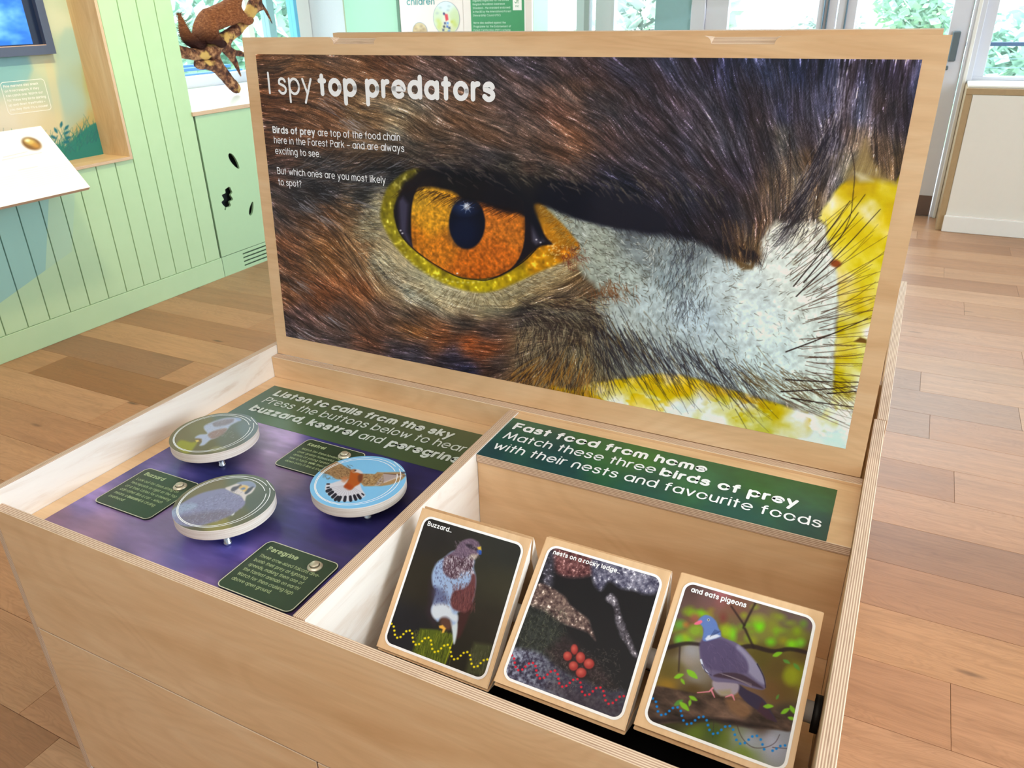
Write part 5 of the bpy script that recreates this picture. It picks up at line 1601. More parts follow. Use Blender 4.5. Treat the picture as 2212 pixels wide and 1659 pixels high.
def wall_paint():
    t = NT('green_board_paint')
    geo = t.n('ShaderNodeNewGeometry')
    sp = t.n('ShaderNodeSeparateXYZ')
    t.l(geo.outputs['Position'], sp.inputs[0])
    y, z = sp.outputs[1], sp.outputs[2]
    # painted tree-like shape sweeping across the boards, lower left
    e1 = t.math('ADD', z, t.math('MULTIPLY', y, 0.42))
    m1 = t.math('GREATER_THAN', t.math('ADD', z, t.math('MULTIPLY', y, -0.33)), -0.155)
    m2 = t.math('LESS_THAN', t.math('ADD', y, t.math('MULTIPLY', z, -0.36)), 1.335)
    dark = t.math('MULTIPLY', m1, m2)
    m3 = t.math('LESS_THAN', t.math('ADD', y, t.math('MULTIPLY', z, -0.36)), 1.46)
    pale = t.math('MULTIPLY', m1, m3)
    f = t.noise(t.coord('Object'), 14, 3)
    base = t.mix(f, srgb(176, 210, 172), srgb(184, 216, 180))
    c = t.mix(t.math('MULTIPLY', pale, 0.5), base, srgb(168, 206, 190))
    c = t.mix(t.math('MULTIPLY', dark, 0.9), c, srgb(146, 194, 190))
    return t.done(c, 0.5, spec=0.3)


green_boards = wall_paint()
groove_dark = plain('groove_shadow_paint', (132, 166, 136), 0.8)
dark_void = plain('dark_void', (30, 42, 44), 0.9)

# floor -------------------------------------------------------------
oak = floor_oak()
fl = box('floor', -3.4, 4.6, -3.4, 5.6, -0.12, -0.013, plain('floor_base', (120, 88, 62), .5), kind='structure')
ROW, Y0 = 0.1855, 0.7715
ENDS = {0: 1.484, 1: .62, 2: -1.888, 3: -1.34, 4: .9, 5: 1.497, 6: -1.40, 7: 1.425, 8: 1.703, 9: 1.388, 10: 2.1, 11: 1.75, 12: 1.1, 13: 2.3, 14: 1.55, 15: 2.0, 16: 1.79, 17: 1.465, 18: 2.2, 19: 1.0,
        20: 1.8, 21: 1.316, 22: 2.0, 23: 1.6, -1: -.9, -2: .2, -3: -.522, -4: -.263, -5: -.129, -6: .5, -7: -.7, -8: .1}
LEN = {0: 1.9, 2: .98, 3: 1.9}
tone = {}
rf = random.Random(21)
PAL = [(172, 128, 94), (166, 120, 87), (177, 134, 101), (161, 116, 84), (170, 125, 92), (174, 131, 97)]
for k in range(-8, 25):
    ya, yb_ = Y0 + ROW * k, Y0 + ROW * (k + 1)
    if ya > 5.3:
        break
    e = ENDS.get(k, rf.uniform(-1, 2))
    L = 1.9 if k != 2 else 1.55
    xs = [e]
    while xs[0] > -2.08:
        xs.insert(0, xs[0] - L)
    while xs[-1] < 3.1:
        xs.append(xs[-1] + L)
    for a, b in zip(xs, xs[1:]):
        a_, b_ = max(a, -2.078), min(b, 3.3)
        if b_ - a_ < .03:
            continue
        g = .0004
        o = box('plank', a_ + g, b_ - g, ya + g, min(yb_, 5.32) - g, -0.013, 0.0, oak, fl, bev=.0004)
        col = rf.choice(PAL)
        j = rf.randint(-6, 6)
        col = tuple(v + j for v in col)
        if k == 2 and a <= -1.8 and b > -1.8:
            col = (142, 96, 60)
        if k == 5 and b < 1.6:
            col = (154, 108, 76)
        if k in (1,) and a > -1:
            col = (174, 128, 90)
        if (k == 3 and a > .3) or (k == 3 and b < -1.2):
            col = (140, 100, 74)
        if (k == 7 and .2 < b < 1.5) or (k == 8 and .2 < b < 1.8) or (k == 9 and .2 < b < 1.45):
            col = (152, 114, 88)
        o.color = srgb(*col)

# left wall of grooved boards ------------------------------------------
XW = -2.076
NB, NT_, NL, NR = .706, 1.78, .72, 2.004       # niche opening (outer edge of its lining)
bm = bmesh.new()
for q in ((-0.72, 2.42, 0, NB), (-0.72, 2.42, NT_, 2.7), (-0.72, NL, NB, NT_), (NR, 2.42, NB, NT_)):
    add_box(bm, -2.30, XW - .010, q[0], q[1], q[2], q[3])
add_box(bm, -2.34, -2.30, -0.72, 2.42, 0, 2.7)
wall_left = from_bm('wall_left', bm, groove_dark, kind='structure')
yb0 = 2.415 - 0.1006 * 31
for i in range(31):
    a, b = yb0 + .1006 * i + .0022, yb0 + .1006 * (i + 1) - .0022
    spans = [(.111, 2.7)] if a > NR - .02 else ([(.111, NB), (NT_, 2.7)] if b > NL else [(.111, 2.7)])
    if a < NR - .02 < b or a < NR < b:
        spans = [(.111, NB), (NT_, 2.7)]
    for s0, s1 in spans:
        box('board', XW - .012, XW, a, b, s0, s1, green_boards, wall_left, bev=.0012)
# filler strip between niche lining and first full board
box('board', XW - .012, XW, NR, 2.0104, NB, NT_, green_boards, wall_left)
box('baseboard_left', XW - .012, XW + .002, -0.72, 2.4205, 0.0, .109, green_boards, None, bev=.0012, kind='structure')

# niche lining, mural and screen
lin = birch('z')
nb = empty('niche_lining', (-2.16, 1.4, NB), kind='structure')
board('side_panel', -2.25, XW + .012, 1.990, NR, NB + .014, NT_ - .014, 'y', 'z', nb)
board('side_panel', -2.25, XW + .012, NL, NL + .014, NB + .014, NT_ - .014, 'y', 'z', nb)
board('sill', -2.25, XW + .012, NL, NR, NB, NB + .014, 'z', 'y', nb)
board('head', -2.25, XW + .012, NL, NR, NT_ - .014, NT_, 'z', 'y', nb)
# sheet frame helper: x axis of the sheet = world +Y (as seen from the room), y axis = +Z, normal +X
MW = Matrix(((0, 0, 1, -2.2465), (1, 0, 0, 1.0), (0, 1, 0, .72), (0, 0, 0, 1)))
mur = paint_mural().mesh('mural', pigment('mural_print', .6, .2), MW, nb, z=0)
box('back_panel', -2.262, -2.2475, NL, NR, NB, NT_, plain('mural_board', (168, 190, 184), .6), nb)
V, F = [], []
ribbon(V, F, rrect(.594, .79, .225, .352, .014), .0022, .0006, closed=True)
txt = ["Pine martens also snack", "on treecreepers, if they", "can catch one. Watch out", "for these tiny birds darting", "up and down treetrunks \u2013", "you may think it's a mouse!"]
for i, s in enumerate(txt):
    letter_line(V, F, s, .604, .331 - i * .0185, .0098, .17, .604 + .174 * word_width(s, .17) / word_width(txt[3], .17), z0=.0006)
flat_mesh('lettering', V, F, plain('white_ink', (242, 240, 236), .5, var=0), MW, nb)

tv = empty('wall_screen', (-2.23, 1.6, 1.17), 'black framed video screen showing blue water, mounted in the niche', 'screen')
slate = plain('slate_frame', (74, 84, 112), .45)
dark_fr = plain('dark_bezel', (20, 32, 62), .3)
bm = bmesh.new()
add_box(bm, 0, .034, 0, .62, 0, .036)
add_box(bm, 0, .034, 0, .62, .44, .476)
add_box(bm, 0, .034, 0, .036, .036, .44)
add_box(bm, 0, .034, .584, .62, .036, .44)
from_bm('outer_frame', bm, slate, Matrix.Translation((-2.247, 1.238, 1.169)), tv)
bm = bmesh.new()
add_box(bm, 0, .012, 0, .548, 0, .008)
add_box(bm, 0, .012, 0, .03, .008, .404)
add_box(bm, 0, .012, .498, .548, .008, .404)
from_bm('bezel', bm, dark_fr, Matrix.Translation((-2.247, 1.274, 1.205)), tv)
box('bevel_reflection', -2.236, -2.214, 1.276, 1.822, 1.2045, 1.2075, plain('tan_reflection', (206, 170, 150), .4), tv)  # reflection along the bottom bevel, built as a tan strip
MS = Matrix(((0, 0, 1, -2.2335), (1, 0, 0, 1.276), (0, 1, 0, 1.212), (0, 0, 0, 1)))
paint_screen().mesh('display', pigment('lit_display', .2, .4, emit=1.15), MS, tv)
box('backing', -2.247, -2.236, 1.276, 1.82, 1.208, 1.60, dark_fr, tv)

# slanted information board standing off the wall
yL0, yL1 = .95, 1.6
top, bot = Vector((-2.063, 0, .907)), Vector((-1.847, 0, .671))
dn = (top - bot)
ln_ = dn.length
up_ = dn.normalized()
nrm = Vector((0, 1, 0)).cross(up_)
if nrm.z < 0:
    nrm = -nrm
ML = Matrix(((0, up_.x, nrm.x, bot.x), (1, up_.y, nrm.y, yL0), (0, up_.z, nrm.z, bot.z), (0, 0, 0, 1)))
lec = empty('information_board', (-1.95, yL0, .66), 'white slanted information board with small oval photograph below the niche', 'sign', M=Matrix.Translation((-1.95, yL0, .66)))
wl = yL1 - yL0
board('board_body', 0, wl, 0, ln_, -.018, -.0006, 'z', 'x', lec, M=ML)
S = Sheet.grid(0, wl, 0, ln_, 460, 230, [(0, 0), (wl, 0), (wl, ln_), (0, ln_)], [(-150, 481), (194.9, 404.1), (88.1, 272), (-272, 325)])
S.img[:] = np.array([250, 248, 248], np.float32) / 255
S.ell(69, 310, 23, 14, (206, 200, 200), 3, 1, .35)
S.ell(69, 310, 21, 12, (132, 96, 56), 2, 1, .35)
S.ell(66, 306, 11, 6, (226, 196, 110), 3, .9, .3)
S.ell(78, 314, 9, 5, (206, 150, 70), 3, .8, .3)
S.ell(60, 303, 5, 3, (250, 240, 200), 2, .9)
for k in range(9):
    a = (44 + k * 2.6, 372 + k * 4.2)
    S.stroke([a, (a[0] + 118 - k * 3, a[1] - 23)], 1.6, 1.6, (206, 208, 214), .55)
for k in range(6):
    a = (-20 + k * 2, 388 + k * 5)
    S.stroke([a, (a[0] + 56, a[1] - 10)], 1.6, 1.6, (206, 208, 214), .55)
for a, b in (((10, 339), (60, 327)), ((8, 345), (90, 329)), ((42, 367), (82, 359))):
    S.stroke([a, b], 2, 2, (176, 176, 184), .5)
S.mesh('printed_face', pigment('white_print', .35, .4), ML, lec, z=0)
for yy in (1.05, 1.48):
    box('bracket', -2.075, -2.0, yy, yy + .03, .66, .70, paint_white, lec)

# low counter and shelf to the right of the boards ---------------------------
YC0, YC1 = 2.4225, 4.585


def leaf_outline(kind, cy, cz, s, rot):
    pts = []
    if kind == 'seed':
        for i in range(20):
            a = 2 * PI * i / 20
            pts.append((s * math.cos(a), s * .36 * math.sin(a) * (1 - .25 * math.cos(a))))
    else:
        for sg in (1, -1):
            for i in range(24):
                u = (i + .5) / 24
                u = u if sg > 0 else 1 - u
                w = .07 + .56 * math.sin(PI * u) ** .8 * (.74 + .26 * math.cos(2 * PI * 3.5 * u + .4)) if u > .16 else .07
                pts.append((s * (2 * u - 1), sg * s * w))
    c, n = math.cos(rot), math.sin(rot)
    return [(cy + x * c - y * n, cz + x * n + y * c) for x, y in pts]


counter_green = plain('soft_green_panel', (172, 208, 172), .5, var=.02)
ox, oz = 2.4245, .0
outer = [(0, .112), (YC1 - ox, .112), (YC1 - ox, .846), (0, .846)]
holes = [leaf_outline('seed', 2.632 - ox, .590, .052, math.radians(-58)), leaf_outline('oak', 2.538 - ox, .408, .066, math.radians(62)),
         leaf_outline('seed', 2.700 - ox, .318, .040, math.radians(62)), leaf_outline('oak', 3.05 - ox, .50, .055, math.radians(20)), leaf_outline('seed', 3.2 - ox, .36, .045, math.radians(-30))]
MC = Matrix(((0, 0, 1, XW - .006), (1, 0, 0, ox), (0, 1, 0, 0), (0, 0, 0, 1)))
counter = empty('display_counter', (-2.5, 3.5, 0), 'pale green counter front with leaf cutouts beneath the white shelf', 'counter')
holed('front_panel', outer, holes, .012, [counter_green, groove_dark], counter, MC)
slots = [[(2.578 - ox, z), (3.0 - ox, z), (3.0 - ox, z + .0075), (2.578 - ox, z + .0075)] for z in (.018, .040, .062, .084)]
holed('plinth', [(0, 0), (YC1 - ox, 0), (YC1 - ox, .109), (0, .109)], slots, .012, [counter_green, groove_dark], counter, MC)
box('carcass', -3.10, XW - .05, ox, YC1, 0.0, .84, dark_void, counter)
sh = board('shelf', -3.12, XW + .010, 2.405, YC1, .848, .868, 'z', 'y', None, face=plain('white_laminate', (246, 246, 246), .3, var=.01), label='white shelf with a pale wood edge under the marten on its branch', cat='shelf')

# windows on the far left ----------------------------------------------------
glass = NT('window_glass')
gm = glass.t
for n_ in list(gm.nodes):
    gm.nodes.remove(n_)
go = gm.nodes.new('ShaderNodeOutputMaterial')
gt = gm.nodes.new('ShaderNodeBsdfTransparent')
gt.inputs[0].default_value = (.93, .97, .97, 1)
gg = gm.nodes.new('ShaderNodeBsdfGlossy')
gg.inputs['Roughness'].default_value = .03
gx = gm.nodes.new('ShaderNodeMixShader')
gx.inputs[0].default_value = .06
gm.links.new(gt.outputs[0], gx.inputs[1])
gm.links.new(gg.outputs[0], gx.inputs[2])
gm.links.new(gx.outputs[0], go.inputs[0])
glass = glass.m


def window(name, axis, pos, spans, z0, z1, members, depth=.07, mat=None, kind='structure'):
    """glazed screen in the plane axis = pos; spans: panes; members: upright (a, b, material)"""
    w = empty(name, (pos if axis == 'x' else spans[0][0], spans[0][0] if axis == 'x' else pos, z0), kind=kind)

    def bx(n, a, b, c, d, m, dd=depth):
        if axis == 'x':
            return box(n, pos - dd / 2, pos + dd / 2, a, b, c, d, m, w, bev=.002)
        return box(n, a, b, pos - dd / 2, pos + dd / 2, c, d, m, w, bev=.002)
    a0 = min([s[0] for s in spans] + [m[0] for m in members])
    a1 = max([s[1] for s in spans] + [m[1] for m in members])
    bx('frame', a0, a1, z0, z0 + .07, mat or paint_trim)
    bx('frame', a0, a1, z1 - .07, z1, mat or paint_trim)
    for a, b, m in members:
        bx('mullion', a, b, z0 + .07, z1 - .07, m)
    for a, b in spans:
        bx('pane', a, b, z0 + .07, z1 - .07, glass, .006)
    return w


window('window_1', 'x', -3.16, [(2.46, 3.27), (3.34, 3.985), (4.04, 4.198), (4.27, 4.485)], .868, 2.45,
       [(2.405, 2.46, paint_trim), (3.27, 3.34, paint_trim), (3.985, 4.04, paint_white), (4.198, 4.27, trim_shaded), (4.485, 4.52, plain('blue_gasket', (110, 190, 226), .5)), (4.52, 4.66, paint_white)])
box('wall_far_left', -3.26, -3.12, 2.30, 4.70, 0, .848, plaster, kind='structure')
box('wall_far_left_head', -3.26, -3.08, 2.30, 4.70, 2.45, 2.7, plaster, kind='structure')
box('wall_recess_side', -3.26, -2.30, 2.30, 2.402, .868, 2.7, plaster, kind='structure')
box('wall_corner_column', -3.20, -2.80, 4.665, 5.42, 0, 2.7, plaster, kind='structure')
box('trim_1', -2.80, -2.77, 4.655, 4.70, 0, 2.7, plain('olive_edge', (176, 180, 140), .6), kind='structure')

# freestanding exhibition unit with notice boards
unit = empty('exhibition_unit', (-2.0, 4.75, 0), 'pale green partition behind the marten shelf carrying two notice boards', 'partition')
box('carcass', -2.768, -1.215, 4.625, 4.86, 0.0, 2.25, green_panel, unit, bev=.002)
box('edge_strip', -2.285, -2.262, 4.600, 4.6245, 0.0, 2.25, plain('deep_green_edge', (92, 128, 104), .5), unit)
ink_w = plain('white_ink', (242, 240, 236), .5, var=0)
nb1 = empty('notice_board', (-2.0, 4.6, .7), 'pink-white notice board with teal word children and round photographs', 'sign')
pinkish = plain('pale_pink_board', (232, 222, 216), .5, var=.01)
box('board_body', -2.260, -1.741, 4.602, 4.6245, .7, 1.9, pinkish, nb1, bev=.001)
MP = Matrix(((1, 0, 0, 0), (0, 0, -1, 4.6008), (0, 1, 0, 0), (0, 0, 0, 1)))
V, F = [], []
letter_line(V, F, 'children', -2.196, 1.333, .044, .15, -1.966, z0=.0006)
flat_mesh('lettering', V, F, plain('teal_ink', (84, 158, 158), .5, var=0), MP, nb1)
for (cx, cz, rad, nm) in ((-1.876, 1.245, .106, 0), (-2.10, 1.160, .062, 1)):
    S = Sheet.disc(rad, 26, 60, [(-rad, -rad), (rad, -rad), (rad, rad), (-rad, rad)], [(0, 100), (100, 100), (100, 0), (0, 0)])
    S.img[:] = S.base([(50, 10, (214, 232, 234)), (20, 50, (206, 220, 190)), (50, 60, (226, 224, 206)), (80, 50, (200, 216, 170)), (50, 90, (206, 206, 160))], s=12) if nm == 0 else S.base([(50, 20, (206, 190, 150)), (50, 60, (180, 150, 110))], s=20)
    if nm == 0:
        S.fill([(44, 36), (56, 38), (58, 54), (48, 58)], (220, 70, 80), 2)
        S.ell(42, 36, 4, 4, (60, 60, 110), 1.5)
        for gx_, gy_, c_ in ((44, 64, (60, 70, 120)), (54, 64, (90, 150, 230)), (40, 74, (40, 44, 60)), (52, 74, (50, 90, 190)), (60, 78, (40, 60, 110)), (36, 84, (70, 80, 120)), (58, 88, (60, 120, 210)), (70, 60, (200, 200, 110))):
            S.fill([(gx_ - 4, gy_ - 3), (gx_ + 4, gy_ - 3), (gx_ + 4, gy_ + 4), (gx_ - 4, gy_ + 4)], c_, 1.5, .85)
        for gx_, gy_ in ((18, 56), (24, 66), (76, 60), (82, 70), (20, 76)):
            S.ell(gx_, gy_, 8, 6, (196, 206, 90), 5, .6)
        for gx_, gy_ in ((30, 18), (62, 14), (58, 26), (16, 34)):
            S.ell(gx_, gy_, 5, 3, (150, 166, 180), 3, .5)
    else:
        for k in range(14):
            S.ell(random.uniform(15, 85), random.uniform(15, 85), 8, 6, (150, 120, 90) if k % 2 else (226, 206, 150), 5, .6)
    S.mesh('round_photograph', pigment('white_print', .35, .4), MP @ Matrix.Translation((cx, cz, .0004)), nb1, wrap=True)
    V, F = [], []
    ribbon(V, F, [(rad * math.cos(2 * PI * i / 40), rad * math.sin(2 * PI * i / 40)) for i in range(40)], .003, .0010, closed=True)
    flat_mesh('photograph_rim', V, F, plain('grey_rim', (170, 186, 200), .5), MP @ Matrix.Translation((cx, cz, 0)), nb1)
nb2 = empty('notice_board', (-1.5, 4.6, .7), 'green notice board of white text beside the far windows', 'sign')
box('board_body', -1.739, -1.217, 4.602, 4.6245, .7, 1.9, pinkish, nb2, bev=.001)
pg = plain('mid_green_print', (66, 148, 98), .5)
box('printed_face', -1.678, -1.272, 4.6000, 4.6019, .9, 1.8, pg, nb2)
box('printed_margin', -1.271, -1.262, 4.6000, 4.6019, .9, 1.8, ink_w, nb2)
V, F = [], []
tl = ["regularly inspected for the United", "Kingdom Woodland Assurance", "Standard \u2013 the standard endorsed", "in the UK by the International Forest", "Stewardship Council (FSC)", "", "We're also audited against the", "Programme for the Endorsement of", "Forest Certification (PEFC) scheme."]
MP2 = MP @ Matrix.Translation((0, 0, .0016))
for i, s in enumerate(tl):
    if s:
        letter_line(V, F, s, -1.660, 1.345 - i * .0228, .0130, .15, -1.660 + .292 * word_width(s, .15) / word_width(tl[3], .15), z0=.0004)
flat_mesh('lettering', V, F, plain('pale_green_ink', (196, 228, 206), .5, var=0), MP2, nb2)
box('label_patch', -1.355, -1.290, 4.5990, 4.5999, 1.288, 1.40, ink_w, nb2)
V, F = [], []
ribbon(V, F, [(-1.340, 1.338), (-1.332, 1.330), (-1.322, 1.345)], .004, .0022)
ribbon(V, F, curve([(-1.322, 1.345), (-1.330, 1.356), (-1.322, 1.378), (-1.308, 1.356), (-1.316, 1.346), (-1.316, 1.330)]), .004, .0023)
letter_line(V, F, 'FSC', -1.336, 1.306, .011, .18, -1.310, z0=.0022)
flat_mesh('emblem', V, F, pg, MP, nb2)

# back wall: glazing and double door ---------------------------------------------
YB = 5.33
window('window_2', 'y', YB, [(-1.56, -1.185), (-1.085, -1.035)], .0, 2.35, [(-1.62, -1.56, paint_white), (-1.185, -1.125, paint_trim), (-1.125, -1.085, plain('grey_upright', (176, 180, 184), .5)), (-1.035, -.895, paint_trim)])
window('window_3', 'y', YB, [(-.895, -.59)], .0, 2.35, [(-.59, -.33, trim_shaded)])
box('wall_back', -3.2, 4.6, YB - .08, YB + .10, 2.351, 2.7, plaster, kind='structure')
box('wall_back_pier', -2.798, -1.62, YB - .05, YB + .10, 0, 2.35, plaster, kind='structure')
box('wall_back_right', 3.052, 4.6, YB - .08, YB + .10, 0, 2.35, plaster, kind='structure')
box('trim_2', -.33, -.235, YB - .06, YB + .06, 0, 2.35, paint_trim, bev=.003, kind='structure')
box('trim_3', 1.375, 1.44, YB - .07, YB + .06, 0, 2.35, paint_trim, bev=.003, kind='structure')
box('trim_4', 1.392, 1.412, YB - .085, YB - .07, 0, 2.35, paint_white, bev=.003, kind='structure')


def door(name, xa, xb, ga, gb):
    d = empty(name, (xa, YB, 0), kind='structure')
    box('stile', xa, ga, YB - .045, YB + .015, .003, 2.34, paint_trim, d, bev=.003)
    box('stile', gb, xb, YB - .045, YB + .015, .003, 2.34, paint_trim, d, bev=.003)
    box('rail', ga, gb, YB - .045, YB + .015, .003, .20, paint_trim, d, bev=.003)
    box('rail', ga, gb, YB - .045, YB + .015, 2.22, 2.34, paint_trim, d, bev=.003)
    box('pane', ga, gb, YB - .018, YB - .010, .20, 2.22, glass, d)
    box('kick_plate', xa + .004, xb - .004, YB - .0485, YB - .0455, .006, .135, plain('brown_metal', (112, 96, 90), .35, .4), d)
    for zz in (1.0,):
        pass
    return d


d1 = door('door_1', -.232, .604, -.08, .49)
for xx, zz0 in ((.525, 1.115), (.548, 1.10)):
    box('pull_bar', xx, xx + .008, YB - .062, YB - .046, 1.10, 1.9, plain('blue_grey_metal', (110, 140, 160), .3, .5), d1, bev=.003)
d2 = door('door_2', .612, 1.37, .722, 1.262)
box('pull_bar', .66, .668, YB - .062, YB - .046, 1.10, 1.9, plain('blue_grey_metal', (110, 140, 160), .3, .5), d2, bev=.003)
hd = box('door_handle', 1.287, 1.330, YB - .075, YB - .046, .955, 1.125, plain('grey_handle', (98, 112, 120), .4, .3), d2, bev=.006)
box('lock', 1.276, 1.300, YB - .07, YB - .046, .905, .93, plain('grey_handle', (98, 112, 120)), d2, bev=.004)
window('window_4', 'y', YB, [(1.50, 2.25), (2.32, 3.0)], .80, 2.35, [(1.44, 1.50, paint_trim), (2.25, 2.32, paint_trim), (3.0, 3.05, paint_trim)])
lw_ = empty('boxed_radiator_cover', (1.5, 4.95, 0), 'white boxed cover with a brown wood edge beneath the far right window', 'cabinet')
cream = plain('cream_panel', (226, 222, 214), .5, var=.02)
box('front_panel', 1.452, 3.05, 4.925, 4.945, .10, .798, cream, lw_, bev=.002)
box('skirting', 1.446, 3.05, 4.905, 4.925, 0.0, .098, paint_white, lw_, bev=.003)
brw = plain('brown_wood_edge', (168, 142, 106), .5, var=.12, scale=40)
box('end_board', 1.414, 1.4515, 4.93, 5.285, 0.0, .798, brw, lw_, bev=.002)
box('top_board', 1.414, 3.05, 4.93, 5.285, .799, .834, brw, lw_, bev=.002)
box('white_sill', 1.420, 3.05, 4.96, 5.285, .8345, .848, paint_white, lw_, bev=.003)

# remaining shell, out of the frame
bm = bmesh.new()
add_box(bm, 4.45, 4.6, -3.4, 5.42, 0, .75)
add_box(bm, 4.45, 4.6, -3.4, 5.42, 2.45, 2.7)
add_box(bm, 4.45, 4.6, -3.4, -1.2, .75, 2.45)
add_box(bm, 4.45, 4.6, 3.0, 5.42, .75, 2.45)
from_bm('wall_right', bm, plaster, kind='structure')
window('window_5', 'x', 4.5, [(-1.14, -.15), (-.09, .9), (.96, 1.95), (2.01, 2.94)], .75, 2.45, [(-1.2, -1.14, paint_trim), (-.15, -.09, paint_trim), (.9, .96, paint_trim), (1.95, 2.01, paint_trim), (2.94, 3.0, paint_trim)])
box('wall_front', -2.34, 4.6, -3.4, -3.25, 0, 2.7, plaster, kind='structure')
box('wall_left_rear', -2.34, -2.08, -3.25, -.722, 0, 2.7, plaster, kind='structure')
box('ceiling', -3.4, 4.6, -3.4, 5.6, 2.70, 2.80, plain('ceiling_paint', (240, 238, 232), .8), kind='structure')

# ================================================================== outdoors
gnd = box('ground', -30, 40, -8, 60, -1.2, -1.0, plain('pale_grass', (140, 170, 120), .9, var=.2, scale=2), kind='structure')
box('terrace', -7.5, 9, 5.5, 9.0, -.99, -.12, plain('pale_paving', (190, 194, 190), .8), kind='structure')
box('terrace_side', -8.5, -3.3, -3.0, 5.49, -.99, -.12, plain('pale_paving', (190, 194, 190), .8), kind='structure')
leafm = {}
for nm_, rgb_ in (('leaf_light', (224, 240, 230)), ('leaf_mid', (206, 236, 222)), ('leaf_dark', (180, 210, 196))):  # leaf colours lightened to carry the outdoor haze
    leafm[nm_] = plain(nm_, rgb_, .7, var=.25, scale=3)


def tree(loc, h, r_, seed, mat, label):
    rr = random.Random(seed)
    t = empty('tree', loc, label, 'tree', group=None)
    bm = bmesh.new()
    n = 10
    prev = None
    for i in range(5):
        zz = h * .75 * i / 4
        rad = .12 * (1 - i / 6)
        ring = [bm.verts.new((rad * math.cos(2 * PI * k / n) + .06 * math.sin(i), rad * math.sin(2 * PI * k / n), zz)) for k in range(n)]
        if prev:
            for k in range(n):
                bm.faces.new([prev[k], prev[(k + 1) % n], ring[(k + 1) % n], ring[k]])
        prev = ring
    from_bm('trunk', bm, plain('bark', (120, 104, 90), .9, var=.2), Matrix.Translation(loc), t)
    V, F = [], []
    for k in range(1500):
        u = rr.gauss(0, 1), rr.gauss(0, 1), rr.gauss(0, 1)
        l = math.sqrt(sum(x * x for x in u)) + 1e-6
        q = r_ * (.55 + .45 * rr.random()) * (1 + .25 * math.sin(5 * u[0] / l + seed) * math.cos(4 * u[1] / l))
        c = (u[0] / l * q, u[1] / l * q, h - r_ * .6 + u[2] / l * q * .8)
        s = .10 * r_ * rr.uniform(.6, 1.4)
        a, b = rr.uniform(0, 2 * PI), rr.uniform(-1, 1)
        e1 = (math.cos(a) * s, math.sin(a) * s, b * s)
        e2 = (-math.sin(a) * s * .6, math.cos(a) * s * .6, rr.uniform(-.6, .6) * s)
        i0 = len(V)
        V += [(c[0] - e1[0], c[1] - e1[1], c[2] - e1[2]), (c[0] + e2[0], c[1] + e2[1], c[2] + e2[2]), (c[0] + e1[0], c[1] + e1[1], c[2] + e1[2]), (c[0] - e2[0], c[1] - e2[1], c[2] - e2[2])]
        F.append((i0, i0 + 1, i0 + 2, i0 + 3))
    flat_mesh('foliage', V, F, mat, Matrix.Translation(loc), t)
    return t


tree((-.2, 12.5, -1), 2.12, .62, 1, leafm['leaf_light'], 'small pale green tree seen through the left leaf of the double door')
tree((1.0, 16.5, -1), 2.75, .95, 2, leafm['leaf_mid'], 'rounded green tree seen through the right leaf of the double door')
tree((3.1, 22.5, -1), 1.75, 1.8, 3, leafm['leaf_mid'], 'broad low tree beyond the railing outside the far right window')
tree((-3.3, 14.0, -1), 2.6, 1.3, 4, leafm['leaf_light'], 'pale tree outside the narrow window beside the teal upright')
tree((-10.0, 7.2, -1), 3.2, 1.6, 5, leafm['leaf_light'], 'pale tree outside the window left behind the marten')
tree((-12.5, 13.5, -1), 3.0, 1.8, 6, leafm['leaf_mid'], 'green tree outside the window behind the branch tip')
# balcony railing
rl = empty('balcony_railing', (2.5, 7.5, -.12), 'dark balcony railing with fine wires outside the far right window', 'railing')
stl = plain('dark_blue_steel', (44, 74, 110), .5)
box('top_rail', -2.0, 6.0, 7.48, 7.52, .935, .965, stl, rl, bev=.003)
for i in range(6):
    box('post', -1.8 + i * 1.5, -1.77 + i * 1.5, 7.485, 7.515, -.12, .934, stl, rl)
wires = plain('wire_steel', (150, 186, 196), .5)
for i in range(13):
    box('wire', -2.0, 6.0, 7.498, 7.503, .02 + i * .068, .025 + i * .068, wires, rl)
bn = empty('outdoor_bench', (-5.2, 5.3, -.12), 'dark blue slatted bench outside the window behind the branch', 'bench')
blu = plain('bench_blue', (52, 116, 170), .5)
for i, (x_, z_) in enumerate(((-5.32, .86), (-5.20, .84), (-5.05, .80), (-4.95, .72))):
    box('slat', x_, x_ + .07, 4.6, 5.75, z_ - .03, z_, blu, bn, bev=.004)
for y_ in (4.75, 5.6):
    box('leg', -5.25, -5.0, y_, y_ + .05, -.12, .69, blu, bn)


# ================================================================== the wooden chest
SC_ = 1.25
ZR = .625                     # front rim
XA, XB = .0134, 1.2316        # inner faces of the side boards
ZS = .650                     # top of the side boards
YBK, YLID, ZLID = .6313, .6513, .6291
LEAN = .0662
chest = empty('display_chest', (.625, .4, 0), 'birch plywood display chest with its eagle-eye lid raised', 'chest')
